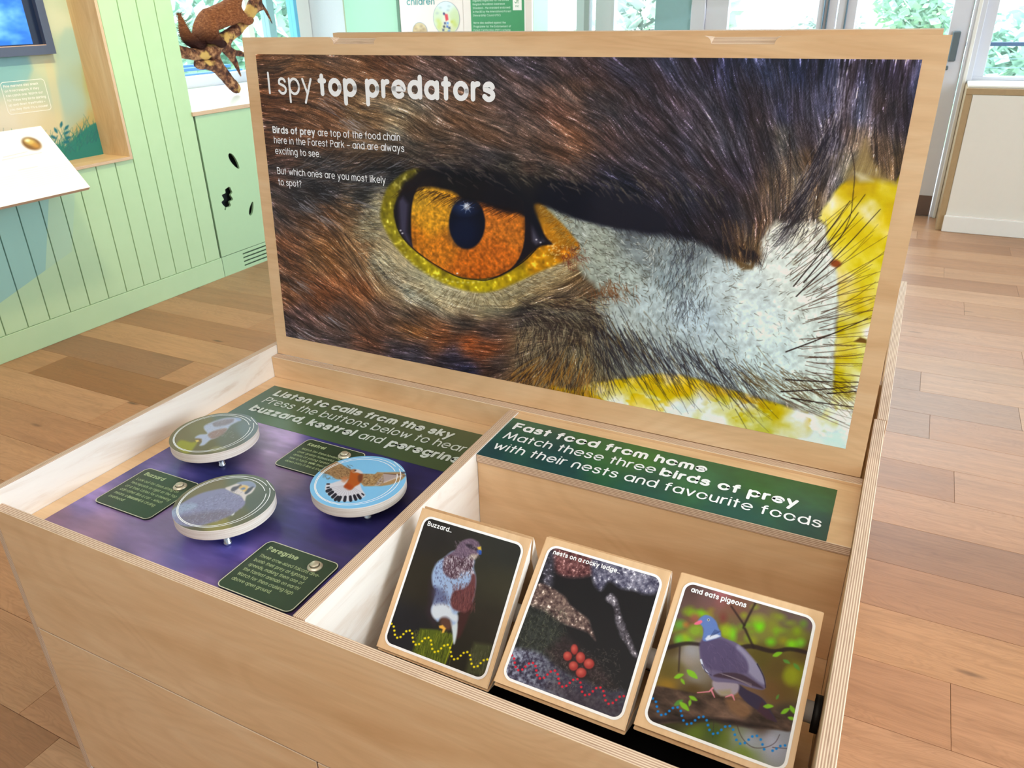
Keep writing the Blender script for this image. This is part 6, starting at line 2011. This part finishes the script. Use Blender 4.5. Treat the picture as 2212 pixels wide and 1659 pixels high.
# carcass boards
board('side_board', 0, XA, 0, .829, .02, ZS, 'x', 'y', chest, face=daylit_birch('y'))
board('side_board', XB, 1.25, 0, .829, .02, ZS, 'x', 'y', chest, face=birch('y'))
board('front_board', XA + .0004, XB - .0004, 0, .0162, .3798, ZR, 'y', 'x', chest, bev=.0003)
board('cupboard_door', XA + .001, .6170, .0006, .0162, .03, .3757, 'y', 'x', chest, bev=.0003)
board('cupboard_door', .6195, XB - .001, .0006, .0162, .03, .3757, 'y', 'x', chest, bev=.0003)
board('plinth', XA + .001, XB - .001, .05, .066, 0.0, .0295, 'y', 'x', chest)
board('base_board', XA + .001, XB - .001, .0170, .80, .03, .045, 'z', 'x', chest)
board('divider', .6075, .6268, .0165, YBK, .409, ZR + .002, 'x', 'y', chest, face=daylit_birch('y'))
board('back_board', XA + .0004, XB - .0004, YBK, YLID - .0004, .046, ZLID, 'y', 'x', chest)
board('tray', XA + .0004, .6070, .0166, YBK - .0003, .566, .5803, 'z', 'x', chest)
board('ledge', .6272, XB - .0004, .4640, YBK - .0003, .6085, .6239, 'z', 'x', chest)
board('recess_back', .6272, XB - .0004, .4665, .4815, .408, .6082, 'y', 'x', chest)
board('recess_floor', .6075, XB - .0004, .0166, .4813, .392, .4075, 'z', 'x', chest)
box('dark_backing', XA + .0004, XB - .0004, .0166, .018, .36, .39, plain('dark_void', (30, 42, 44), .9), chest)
box('recess_shade_sheet', .6272, 1.19, .0166, .36, .4078, .4115, plain('shade_black', (10, 10, 11), .95, spec=.1), chest)  # dark sheet standing in for the deep shade below the blocks
board('recess_stop', 1.192, XB - .0006, .020, .19, .4078, .44, 'z', 'y', chest)
# axle
bm = bmesh.new()
lathe(bm, [(0, 0), (.0135, 0), (.0135, .598), (0, .598)], 28, Matrix.Rotation(PI / 2, 4, 'Y'))
from_bm('axle_rod', bm, daylit_birch('x'), Matrix.Translation((.6272, .2334, .5335)), chest)
bm = bmesh.new()
lathe(bm, [(.0137, 0), (.023, 0), (.023, .0085), (.0137, .0085)], 32, Matrix.Rotation(PI / 2, 4, 'Y'))
from_bm('black_washer', bm, plain('black_rubber', (14, 13, 13), .6), Matrix.Translation((1.2225, .2334, .5335)), chest)

# raised lid
s_, c_ = math.sin(LEAN), math.cos(LEAN)
ML_ = Matrix(((1, 0, 0, 0), (0, s_, -c_, YLID), (0, c_, s_, ZLID), (0, 0, 0, 1)))
H_LID = .6471


def make_lid(x0, x1, h, t, grooves, mats, parent, M):
    """board with finger grooves routed at a slope into its top edge"""
    front, back = [(x0, .0006), (x1, .0006), (x1, h)], [(x0, .0006), (x1, .0006), (x1, h)]
    dp, r_ = .0115, .013
    for a_, b_ in grooves:
        for i in range(6):
            q = i / 5 * PI / 2
            front.append((b_ - r_ * math.sin(q), h - dp * (1 - math.cos(q))))
            back.append((b_ - r_ * (.35 + .65 * math.sin(q)), h - .0012 * (1 - math.cos(q))))
        for i in range(5, -1, -1):
            q = i / 5 * PI / 2
            front.append((a_ + r_ * math.sin(q), h - dp * (1 - math.cos(q))))
            back.append((a_ + r_ * (.35 + .65 * math.sin(q)), h - .0012 * (1 - math.cos(q))))
    front.append((x0, h))
    back.append((x0, h))
    bm = bmesh.new()
    lo = [bm.verts.new((x, y, -t)) for x, y in back]
    hi = [bm.verts.new((x, y, 0)) for x, y in front]
    bm.faces.new(hi)
    bm.faces.new(list(reversed(lo)))
    n = len(lo)
    for i in range(n):
        f = bm.faces.new([lo[i], lo[(i + 1) % n], hi[(i + 1) % n], hi[i]])
        f.material_index = 1
    bmesh.ops.recalc_face_normals(bm, faces=list(bm.faces))
    return from_bm('lid', bm, mats, M, parent)


lid = make_lid(.0153, 1.2262, H_LID, .018, [(.905, 1.020), (.221, .336)], [birch('x'), ply_edge('z')], chest, ML_)
PX0, PY0, PW, PH = .0455, .0455, 1.1515, .5721
MPR = ML_ @ Matrix.Translation((PX0, PY0, 0))
S = paint_eagle(PW, PH)
S.mesh('eagle_print', pigment('glossy_print', .32, .28), MPR, lid, z=.0005)
Hi = S.Hi
del S


def line_of_print(Hi_, segs, h_top, h_bot, z0, mat, M, parent):
    V_, F_ = [], []
    fit(Hi_, segs, h_top, h_bot, V_, F_, 0, z0)
    flat_mesh('lettering', V_, F_, mat, M, parent)


def fit(Hi_, segs, h_top, h_bot, V, F, w, z0):
    """segs: list of (text, weight, start, end) in artwork units; returns nothing, appends geometry"""
    y = float(np.mean([ap(Hi_, p)[1] for sg in segs for p in (sg[2], sg[3]) if p is not None]))
    h = ap(Hi_, h_top)[1] - ap(Hi_, h_bot)[1]
    for text, wt, a, b in segs:
        xa = ap(Hi_, a)[0]
        xb = ap(Hi_, b)[0] if b is not None else None
        letter_line(V, F, text, xa, y, h, wt, xb, z0=z0)


ink = plain('print_white', (244, 248, 255), .4, var=0)
V, F = [], []
hT, hB = (582.8, 152.3), (586.2, 201.5)
line_of_print(Hi, [('I spy', .115, (582, 201.8), (677, 206)), ('top predators', .215, (690, 206.5), (1071, 217.5))], hT, hB, .0009, ink, MPR, lid)
hT, hB = (591, 272.6), (591.6, 288)
line_of_print(Hi, [('Birds of prey', .19, (590.5, 288.2), (682, 291.8)), ('are top of the food chain', .12, (688, 292), (866, 300.3))], hT, hB, .0009, ink, MPR, lid)
line_of_print(Hi, [('here in the Forest Park \u2013 and are always', .12, (593.4, 309.6), (875, 325.2))], hT, hB, .0009, ink, MPR, lid)
line_of_print(Hi, [('exciting to see.', .12, (595.8, 331.6), (693.5, 337.6))], hT, hB, .0009, ink, MPR, lid)
line_of_print(Hi, [('But which ones are you most likely', .12, (600.4, 377.2), (835, 392))], hT, hB, .0009, ink, MPR, lid)
line_of_print(Hi, [('to spot?', .12, (602.6, 399), (652.8, 402.5))], hT, hB, .0009, ink, MPR, lid)

# left tray: sky print, green header
MT = Matrix.Translation((.048, .016, .5806))
S = paint_sky_panel(.5590, .577)
tray = bpy.data.objects['tray']
S.mesh('sky_print', pigment('satin_print', .28, .5), MT, tray, z=.0004)
HT = S.Hi
HW, HH = .5590, .144
Sg = Sheet.grid(0, HW, 0, HH, 200, 60, [(0, 0), (HW, 0), (HW, HH), (0, HH)], [(497, 897), (957, 1020), (1046, 940), (595, 834)])
Sg.img[:] = Sg.base([(560, 850, (74, 106, 92)), (520, 890, (84, 116, 112)), (640, 870, (70, 98, 68)), (760, 900, (66, 90, 64)), (900, 960, (72, 92, 62)), (1000, 950, (78, 96, 66)), (600, 900, (84, 112, 84))], s=20)
Sg.mesh('header_print', pigment('satin_print', .28, .5), Matrix.Translation((.048, .016 + .433, .5806)), tray, z=.0007)
V, F = [], []
hT, hB = (602.9, 843.6), (588.8, 855.2)
line_of_print(HT, [('Listen to calls from the sky', .22, (587, 855.8), (974, 948.5))], hT, hB, .0012, plain('header_white', (214, 226, 226), .4, var=0), MT, tray)
line_of_print(HT, [('Press the buttons below to hear', .12, (562.5, 871), (1000, 978.5))], hT, hB, .0012, plain('header_white', (214, 226, 226), .4, var=0), MT, tray)
line_of_print(HT, [('buzzard, kestrel', .22, (533.5, 888.5), (757.5, 945)), ('and', .12, (770, 948), (820, 960)), ('peregrine', .22, (834, 964), (990, 1001.5))], hT, hB, .0012, plain('header_white', (214, 226, 226), .4, var=0), MT, tray)

# right ledge: green print and lettering
ledge = bpy.data.objects['ledge']
GW, GH = 1.1976 - .6272, .6079 - .4640
qa = [(1027.7, 984), (1785, 1169.5), (1809, 1058.5), (1109.7, 903.7)]
Sg = Sheet.grid(0, GW, 0, GH, 240, 70, [(0, 0), (GW, 0), (GW, GH), (0, GH)], qa)
Sg.img[:] = Sg.base([(1130, 915, (46, 96, 72)), (1300, 950, (44, 100, 56)), (1400, 980, (46, 106, 50)), (1500, 1000, (42, 98, 58)), (1650, 1035, (44, 92, 52)), (1790, 1065, (46, 92, 50)), (1050, 985, (26, 70, 76)), (1200, 1010, (24, 72, 74)),
                     (1400, 1050, (26, 80, 70)), (1600, 1110, (28, 78, 70)), (1770, 1150, (26, 66, 60)), (1100, 940, (34, 84, 76))], s=16)
jag = fbm(Sg.LX.shape, 5, 2) - .5
Sg.img *= (1 + .18 * jag)[..., None]
MG = Matrix.Translation((.6272, .4640, .6241))
Sg.mesh('header_print', pigment('satin_print', .28, .5), MG, ledge, z=.0004)
HG = Sg.Hi
V, F = [], []
hT, hB = (1117.2, 915.5), (1105.6, 929.6)
line_of_print(HG, [('Fast food from home', .21, (1104.5, 929.5), (1528, 1023))], hT, hB, .0008, ink, MG, ledge)
line_of_print(HG, [('Match these three', .125, (1083, 950.5), (1416, 1026)), ('birds of prey', .21, (1427, 1029), (1724, 1095))], hT, hB, .0008, ink, MG, ledge)
line_of_print(HG, [('with their nests and favourite foods', .125, (1062, 971.5), (1773, 1141.5))], hT, hB, .0008, ink, MG, ledge)

# ------------------------------------------------------------------ rear half of the chest
rear = empty('display_chest', (.625, 1.26, 0), 'matching rear half of the plywood chest, its lid showing behind the front lid', 'chest')
board('side_board', 0, XA, .831, 1.66, .02, ZS, 'x', 'y', rear, face=birch('y'))
board('side_board', XB + .004, 1.2535, .831, 1.66, .02, ZS, 'x', 'y', rear, face=birch('y'))
board('front_board', XA, XB + .0035, 1.644, 1.660, .03, ZR, 'y', 'x', rear)
board('back_board', XA, XB + .0035, 1.0280, 1.0475, .03, ZLID - .0015, 'y', 'x', rear)
board('tray', XA, XB + .0035, 1.048, 1.6435, .566, .5803, 'z', 'x', rear)
MR_ = Matrix(((-1, 0, 0, 1.2268), (0, -s_, c_, 1.0478), (0, c_, s_, ZLID - .0008), (0, 0, 0, 1)))
prism('lid', [(.0105, .0006), (1.2262, .0006), (1.2262, H_LID - .001), (.0105, H_LID - .001)], -.018, 0, [birch('x'), ply_edge('z')], rear, MR_)

# ------------------------------------------------------------------ turning picture blocks
AX_Y, AX_Z, CC, HHH, TB = .2334, .5335, .0637, .104, .018
CARD = {}


def picture_block(x0, deg, painter, label, caption, cap_pts, cap_h, ci):
    th = math.radians(deg)
    b = empty('picture_block', (x0, AX_Y, AX_Z), label, 'block', group=None)
    e = np.array([math.cos(th), math.sin(th)])
    n = np.array([-math.sin(th), math.cos(th)])
    for j in range(3):
        # board frame: local x along the axle, local y up the face, local z outwards
        a = j * 2 * PI / 3
        ej = e * math.cos(a) + n * math.sin(a)
        nj = -e * math.sin(a) + n * math.cos(a)
        ori = np.array([AX_Y, AX_Z]) + nj * CC - ej * HHH
        M = Matrix(((1, 0, 0, x0), (0, ej[0], nj[0], ori[0]), (0, ej[1], nj[1], ori[1]), (0, 0, 0, 1)))
        bm = bmesh.new()
        w, h2, m_ = .18, 2 * HHH, TB * math.sqrt(3)
        g = .0004
        sec = [(g, 0), (h2 - g, 0), (h2 - m_ - g, -TB), (m_ + g, -TB)]
        v0 = [bm.verts.new((0, y, z)) for y, z in sec]
        v1 = [bm.verts.new((w, y, z)) for y, z in sec]
        f0 = bm.faces.new(v0)
        f1 = bm.faces.new(list(reversed(v1)))
        f0.material_index = f1.material_index = 1
        for k in range(4):
            bm.faces.new([v0[k], v1[k], v1[(k + 1) % 4], v0[(k + 1) % 4]])
        bmesh.ops.recalc_face_normals(bm, faces=list(bm.faces))
        bmesh.ops.bevel(bm, geom=[ed for ed in bm.edges if all(abs(v.co.z) < 1e-6 for v in ed.verts)], offset=.0012, segments=2, affect='EDGES')
        fb = from_bm('face_board', bm, [birch('y'), daylit_birch('y')], M, b)
        if j == 0:
            S_ = painter()
            cx = (S_.LX - S_.LX.min()) / CW
            cy = (S_.LY - S_.LY.min()) / CHT
            r_ = .0135
            dx = np.maximum(np.abs(S_.LX - S_.LX.mean()) - (CW / 2 - r_), 0)
            dy = np.maximum(np.abs(S_.LY - S_.LY.mean()) - (CHT / 2 - r_), 0)
            keep = np.hypot(dx, dy) < r_ - .0006
            S_.mesh('card_print', pigment('matt_print', .45, .15), M, fb, z=.0004, keep=keep)
            V, F = [], []
            ribbon(V, F, rrect(.0085 + .0015, .0085 + CW - .0015, .0085 + .0015, .0085 + CHT - .0015, .0125), .0034, .0008, closed=True)
            flat_mesh('card_border', V, F, ink, M, fb)
            V, F = [], []
            y = float(np.mean([ap(S_.Hi, p)[1] for p in cap_pts]))
            xa, xb = ap(S_.Hi, cap_pts[0])[0], ap(S_.Hi, cap_pts[1])[0]
            letter_line(V, F, caption, xa, y, cap_h, .19, xb, z0=.0008)
            flat_mesh('lettering', V, F, ink, M, fb)
    return b


picture_block(.651, 46.4, paint_buzzard_card, 'wooden turning block with picture of a buzzard on a mossy post', 'Buzzard\u2026', [(919.5, 1134.5), (972, 1150)], .0068, 0)
picture_block(.843, 34.5, paint_nest_card, 'wooden turning block with picture of red eggs on a rocky ledge', 'nests on a rocky ledge\u2026', [(1192.6, 1199.5), (1338, 1240.5)], .0066, 1)
picture_block(1.033, 26.5, paint_pigeon_card, 'wooden turning block with picture of a grey pigeon on a branch', 'and eats pigeons', [(1492.5, 1281.5), (1611.5, 1314)], .0074, 2)

# ------------------------------------------------------------------ round bird pictures on pins
standoff = plain('bright_steel', (206, 220, 240), .18, .9)


def bird_disc(c, painter, label, pins):
    r_ = .0778
    t = empty('picture_disc', (c[0], c[1], .5812), label, 'sign')
    M = Matrix.Translation((c[0], c[1], .607))
    bm = bmesh.new()
    lathe(bm, [(0, 0), (r_ - .001, 0), (r_, .001), (r_, .0168), (r_ - .0006, .0174), (0, .0174)], 96)
    for f in bm.faces:
        f.material_index = 1 if abs(f.calc_center_median().x ** 2 + f.calc_center_median().y ** 2) > (r_ * .95) ** 2 else 0
    disc = from_bm('disc_body', bm, [daylit_birch('x'), pale_ply()], M, t)
    for f in disc.data.polygons:
        f.use_smooth = False
    S_ = painter()
    S_.mesh('printed_face', pigment('satin_print', .28, .5), M, disc, z=.0178, wrap=True)
    V, F = [], []
    for (dx, dy, rr, a0) in ((-.0022, .0012, .0690, 62), (-.0034, -.0006, .0650, 50)):
        pts = [(dx + rr * math.cos(math.radians(a0 + 350 * i / 70)), dy + (rr + .0035 * i / 70) * math.sin(math.radians(a0 + 350 * i / 70))) for i in range(71)]
        ribbon(V, F, pts, .0013, .0181 + (0 if rr > .067 else .0001))
    ribbon(V, F, [(.020, .0735), (.052, .0560)], .0013, .0183)
    flat_mesh('ring_line', V, F, ink, M, disc)
    for px, py in pins:
        bm = bmesh.new()
        lathe(bm, [(0, 0), (.0062, 0), (.0062, .004), (.0048, .005), (.0048, .0255), (0, .0255)], 20)
        from_bm('standoff_pin', bm, standoff, Matrix.Translation((c[0] + px, c[1] + py, .5812)), t)
    return t


bird_disc((.152, .3275), paint_buzzard_disc, 'round buzzard picture on steel pins, furthest from the front rim on the left', [(.040, -.030), (-.040, -.020), (.0, .045)])
bird_disc((.334, .1716), paint_peregrine_disc, 'round grey peregrine picture on steel pins between the buzzard and peregrine plaques', [(.037, -.040), (-.040, .0), (.02, .045)])
bird_disc((.4925, .309), paint_kestrel_disc, 'round sky-blue picture of a hovering kestrel on steel pins', [(.035, -.030), (-.040, .0), (.01, .045)])


# ------------------------------------------------------------------ green plaques with push buttons
def plaque(x0, y0, w, d, label, title, body, tw, btn, cols, cuts=()):
    t = empty('bird_plaque', (x0 + w / 2, y0 + d / 2, .5812), label, 'sign')
    M = Matrix.Translation((x0, y0, .5812))
    bm = bmesh.new()
    out = rrect(0, w, 0, d, .011, 6)
    body_o = prism('plaque_body', out, 0, .0028, [plain('dark_green_plaque', cols[0], .3, spec=.5, var=.10, scale=16), plain('dark_green_edge', (34, 44, 44), .4)], t, M)
    V, F = [], []
    ribbon(V, F, rrect(.0008, w - .0008, .0008, d - .0008, .0102, 6), .0015, .0031, closed=True)
    flat_mesh('plaque_border', V, F, plain('cream_ink', (206, 208, 186), .4, var=0), M, body_o)
    V, F = [], []
    letter_line(V, F, title, .0125, d - .0215, .0098, .21, .0125 + tw, z0=.0031)
    pitch = .0113
    for i, s in enumerate(body):
        xx = .0125
        for k, (seg, wt) in enumerate(s):
            ww_ = .0068 * .80 * word_width(seg, .13)
            letter_line(V, F, seg, xx, d - .0380 - i * pitch, .0068, wt, xx + ww_, z0=.0031)
            xx += ww_ + .0028
    flat_mesh('lettering', V, F, plain('lime_ink', (176, 194, 150), .4, var=0), M, body_o)
    bx_, by_ = btn
    btn_o = bmesh.new()
    lathe(btn_o, [(0, 0), (.0118, 0), (.0118, .0008), (.0104, .0024), (.0088, .0034), (.0076, .0036), (.0074, .0030)], 36)
    ring_o = from_bm('push_button', btn_o, plain('brushed_nickel', (224, 216, 196), .3, .65), Matrix.Translation((bx_, by_, .584)), t)
    cap = bmesh.new()
    lathe(cap, [(0, .0028), (.0070, .0028), (.0070, .0056), (.0062, .0064), (.003, .0068), (0, .0069)], 32)
    from_bm('button_cap', cap, plain('brushed_nickel', (224, 216, 196), .3, .65), Matrix.Translation((bx_, by_, .584)), ring_o)
    return t


L_ = lambda *a: [(s, .12) if isinstance(s, str) else s for s in a]
plaque(.0775, .1185, .131, .1145, 'dark green Buzzard plaque with push button, beside the left side board', 'Buzzard',
       [L_('Look out for them sitting on'), L_('fenceposts or right at the top'), L_('of a tree. Listen for a mewing'), L_('call rather like a cat \u2013 which'), L_('means a', ('buzzard', .22), 'is circling'), L_('overhead!')], .047, (.180, .212), [(46, 66, 48)])
plaque(.275, .3375, .137, .100, 'dark green Kestrel plaque with push button, partly under the blue disc', 'Kestrel',
       [L_('Watch for them hovering'), L_('over grassy hummocks or'), L_('areas of young forest. They'), L_('see a tasty', ('vole', .22), 'then drop'), L_('down onto it like a stone!')], .040, (.376, .4155), [(32, 64, 52)])
plaque(.4265, .0505, .1375, .1135, 'dark green Peregrine plaque with push button in the front right corner', 'Peregrine',
       [L_('These crow-sized falcons dive-'), L_('bomb their prey at lightning'), L_('speeds, making them one of'), L_('the fastest animals on earth!'), L_('Watch for them cruising high'), L_('above open ground.')], .058, (.532, .1435), [(28, 48, 42)])


# ================================================================== pine marten on its branch
def skin(name, verts, edges, radii, mats, parent, sub=2, rough=0.0, M=None, rootv=0, **kw):
    me = bpy.data.meshes.new(name)
    me.from_pydata(verts, edges, [])
    ob = bpy.data.objects.new(name + '_tmp', me)
    COL.objects.link(ob)
    md = ob.modifiers.new('s', 'SKIN')
    md.use_smooth_shade = True
    sv = me.skin_vertices[0].data
    for i, r_ in enumerate(radii):
        r_ = r_ if isinstance(r_, tuple) else (r_, r_)
        sv[i].radius = r_
        sv[i].use_root = (i == rootv)
    ms = ob.modifiers.new('u', 'SUBSURF')
    ms.levels = sub
    dg = bpy.context.evaluated_depsgraph_get()
    out = bpy.data.meshes.new_from_object(ob.evaluated_get(dg))
    bpy.data.objects.remove(ob)
    if rough:
        rr = random.Random(5)
        for v in out.vertices:
            f = math.sin(v.co.x * 90 + v.co.z * 40) * math.cos(v.co.y * 70) + rr.uniform(-.6, .6)
            v.co += v.normal * f * rough
    out.materials.clear()
    for m in mats:
        out.materials.append(m)
    for p in out.polygons:
        p.use_smooth = True
    out.name = name
    o = bpy.data.objects.new(name, out)
    return link(o, M or Matrix.Identity(4), parent, **kw)


def bark_mat():
    t = NT('branch_bark')
    f = t.noise(t.coord('Object'), 26, 5, .65)
    g = t.noise(t.coord('Object'), 9, 3, .5)
    c = t.ramp(f, [(.36, srgb(48, 32, 34)), (.5, srgb(104, 66, 50)), (.64, srgb(176, 130, 96))])
    c = t.mix(t.ramp(g, [(.58, (0, 0, 0, 1)), (.64, (1, 1, 1, 1))]), c, srgb(196, 160, 96))
    t.bump(f, .8, .01)
    return t.done(c, .85, spec=.2)


def fur_mat():
    t = NT('marten_fur')
    geo = t.n('ShaderNodeNewGeometry')
    sp = t.n('ShaderNodeSeparateXYZ')
    t.l(geo.outputs['Position'], sp.inputs[0])
    f = t.noise(t.coord('Object', (1, 1, 2.2)), 60, 5, .7)
    b = t.noise(t.coord('Object'), 9, 2)
    c = t.ramp(f, [(.3, srgb(92, 50, 34)), (.55, srgb(150, 92, 60)), (.75, srgb(196, 140, 100))])
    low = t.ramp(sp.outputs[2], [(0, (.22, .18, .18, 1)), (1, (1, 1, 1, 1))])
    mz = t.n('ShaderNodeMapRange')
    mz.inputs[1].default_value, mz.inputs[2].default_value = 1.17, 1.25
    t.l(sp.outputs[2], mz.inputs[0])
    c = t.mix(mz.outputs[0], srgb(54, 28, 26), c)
    t.bump(f, .9, .01)
    return t.done(c, .9, spec=.15)


bark, fur = bark_mat(), fur_mat()
XB_ = -2.5
br = empty('branch', (XB_, 3.16, .868), 'gnarled brown branch propped on the white shelf', 'branch')
bv = [(XB_, 3.175, .880), (XB_, 3.10, .96), (XB_ - .01, 3.03, 1.06), (XB_, 3.02, 1.13), (XB_, 3.10, 1.17), (XB_ + .01, 3.22, 1.215), (XB_, 3.33, 1.28), (XB_, 3.42, 1.36), (XB_, 3.46, 1.43),
      (XB_, 2.93, 1.10), (XB_ + .01, 2.82, 1.115), (XB_, 2.72, 1.15),
      (XB_, 3.14, 1.10), (XB_ - .01, 3.19, 1.05), (XB_, 3.21, .965), (XB_, 3.25, 1.09), (XB_, 3.29, 1.07),
      (XB_, 3.50, 1.33), (XB_, 3.545, 1.245), (XB_, 2.97, 1.045), (XB_, 2.87, 1.06)]
be = [(0, 1), (1, 2), (2, 3), (3, 4), (4, 5), (5, 6), (6, 7), (7, 8), (3, 9), (9, 10), (10, 11), (4, 12), (12, 13), (13, 14), (12, 15), (15, 16), (7, 17), (17, 18), (2, 19), (19, 20)]
brad = [.036, .034, .038, .046, .042, .037, .033, .034, .036, .034, .034, .034, .026, .018, .004, .015, .009, .010, .004, .026, .030]
skin('branch_wood', bv, be, brad, [bark], br, 2, .0022, rootv=3)
mt = empty('pine_marten', (XB_, 3.05, 1.16), 'brown stuffed pine marten with dark legs and bushy tail on the branch', 'animal')
X_ = XB_ + .01
mv = [(X_, 2.955, 1.235), (X_, 3.02, 1.275), (X_, 3.10, 1.285), (X_, 3.19, 1.315), (X_, 3.245, 1.355), (X_ + .005, 3.275, 1.415), (X_ + .01, 3.315, 1.440), (X_ + .015, 3.355, 1.432), (X_ + .02, 3.385, 1.422),
      (X_ + .045, 3.235, 1.29), (X_ + .04, 3.29, 1.262), (X_ + .03, 3.335, 1.275),
      (X_ - .045, 3.235, 1.295), (X_ - .03, 3.31, 1.285), (X_ - .02, 3.35, 1.30),
      (X_ + .045, 2.985, 1.195), (X_ + .05, 3.03, 1.165), (X_ + .04, 3.045, 1.150), (X_ + .04, 3.085, 1.155),
      (X_ - .045, 2.97, 1.195), (X_ - .045, 3.0, 1.155), (X_ - .04, 3.04, 1.15),
      (X_ + .008, 3.305, 1.470), (X_ + .035, 3.305, 1.466)]
me_ = [(0, 1), (1, 2), (2, 3), (3, 4), (4, 5), (5, 6), (6, 7), (7, 8), (3, 9), (9, 10), (10, 11), (3, 12), (12, 13), (13, 14), (0, 15), (15, 16), (16, 17), (17, 18), (0, 19), (19, 20), (20, 21)]
mr = [.064, .074, .068, .062, .048, .038, .036, .022, .012, .032, .024, .018, .030, .022, .016, .046, .030, .022, .016, .040, .024, .018]
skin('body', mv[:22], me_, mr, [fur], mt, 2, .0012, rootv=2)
for dx in (-.022, .026):
    bm = bmesh.new()
    lathe(bm, [(0, .014), (.010, .010), (.013, 0), (0, -.004)], 12)
    from_bm('ear', bm, fur, Matrix.Translation((X_ + .01 + dx, 3.302, 1.472)), mt)
    bm = bmesh.new()
    lathe(bm, [(0, .004), (.0035, .002), (.0042, 0), (0, -.003)], 10)
    from_bm('eye', bm, plain('black_glass', (8, 8, 8), .1), Matrix.Translation((X_ + .015 + dx * 1.1, 3.345, 1.448)), mt)
tvv = [(X_, 2.985, 1.20), (X_ - .01, 2.935, 1.155), (X_ - .01, 2.885, 1.150), (X_ - .01, 2.850, 1.20), (X_, 2.828, 1.265), (X_, 2.820, 1.315)]
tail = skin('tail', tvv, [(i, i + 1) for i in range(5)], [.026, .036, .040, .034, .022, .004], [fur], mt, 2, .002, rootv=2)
V, F = [], []
rr = random.Random(3)
tm = tail.data
for k in range(900):
    v = tm.vertices[rr.randrange(len(tm.vertices))]
    p, n = v.co, v.normal
    d = Vector((n.x, n.y, n.z * .6 + .5 + rr.uniform(-.3, .3))).normalized()
    l = rr.uniform(.010, .026)
    sd = d.cross(Vector((1, .2, 0))).normalized() * .0012
    i0 = len(V)
    V += [tuple(p + sd), tuple(p - sd), tuple(p + d * l)]
    F.append((i0, i0 + 1, i0 + 2))
flat_mesh('tail_hair', V, F, fur, Matrix.Identity(4), mt, kind='stuff')
for ob in list(bpy.data.objects):
    if ob.type == 'MESH' and not ob.data.materials:
        print('no material', ob.name)
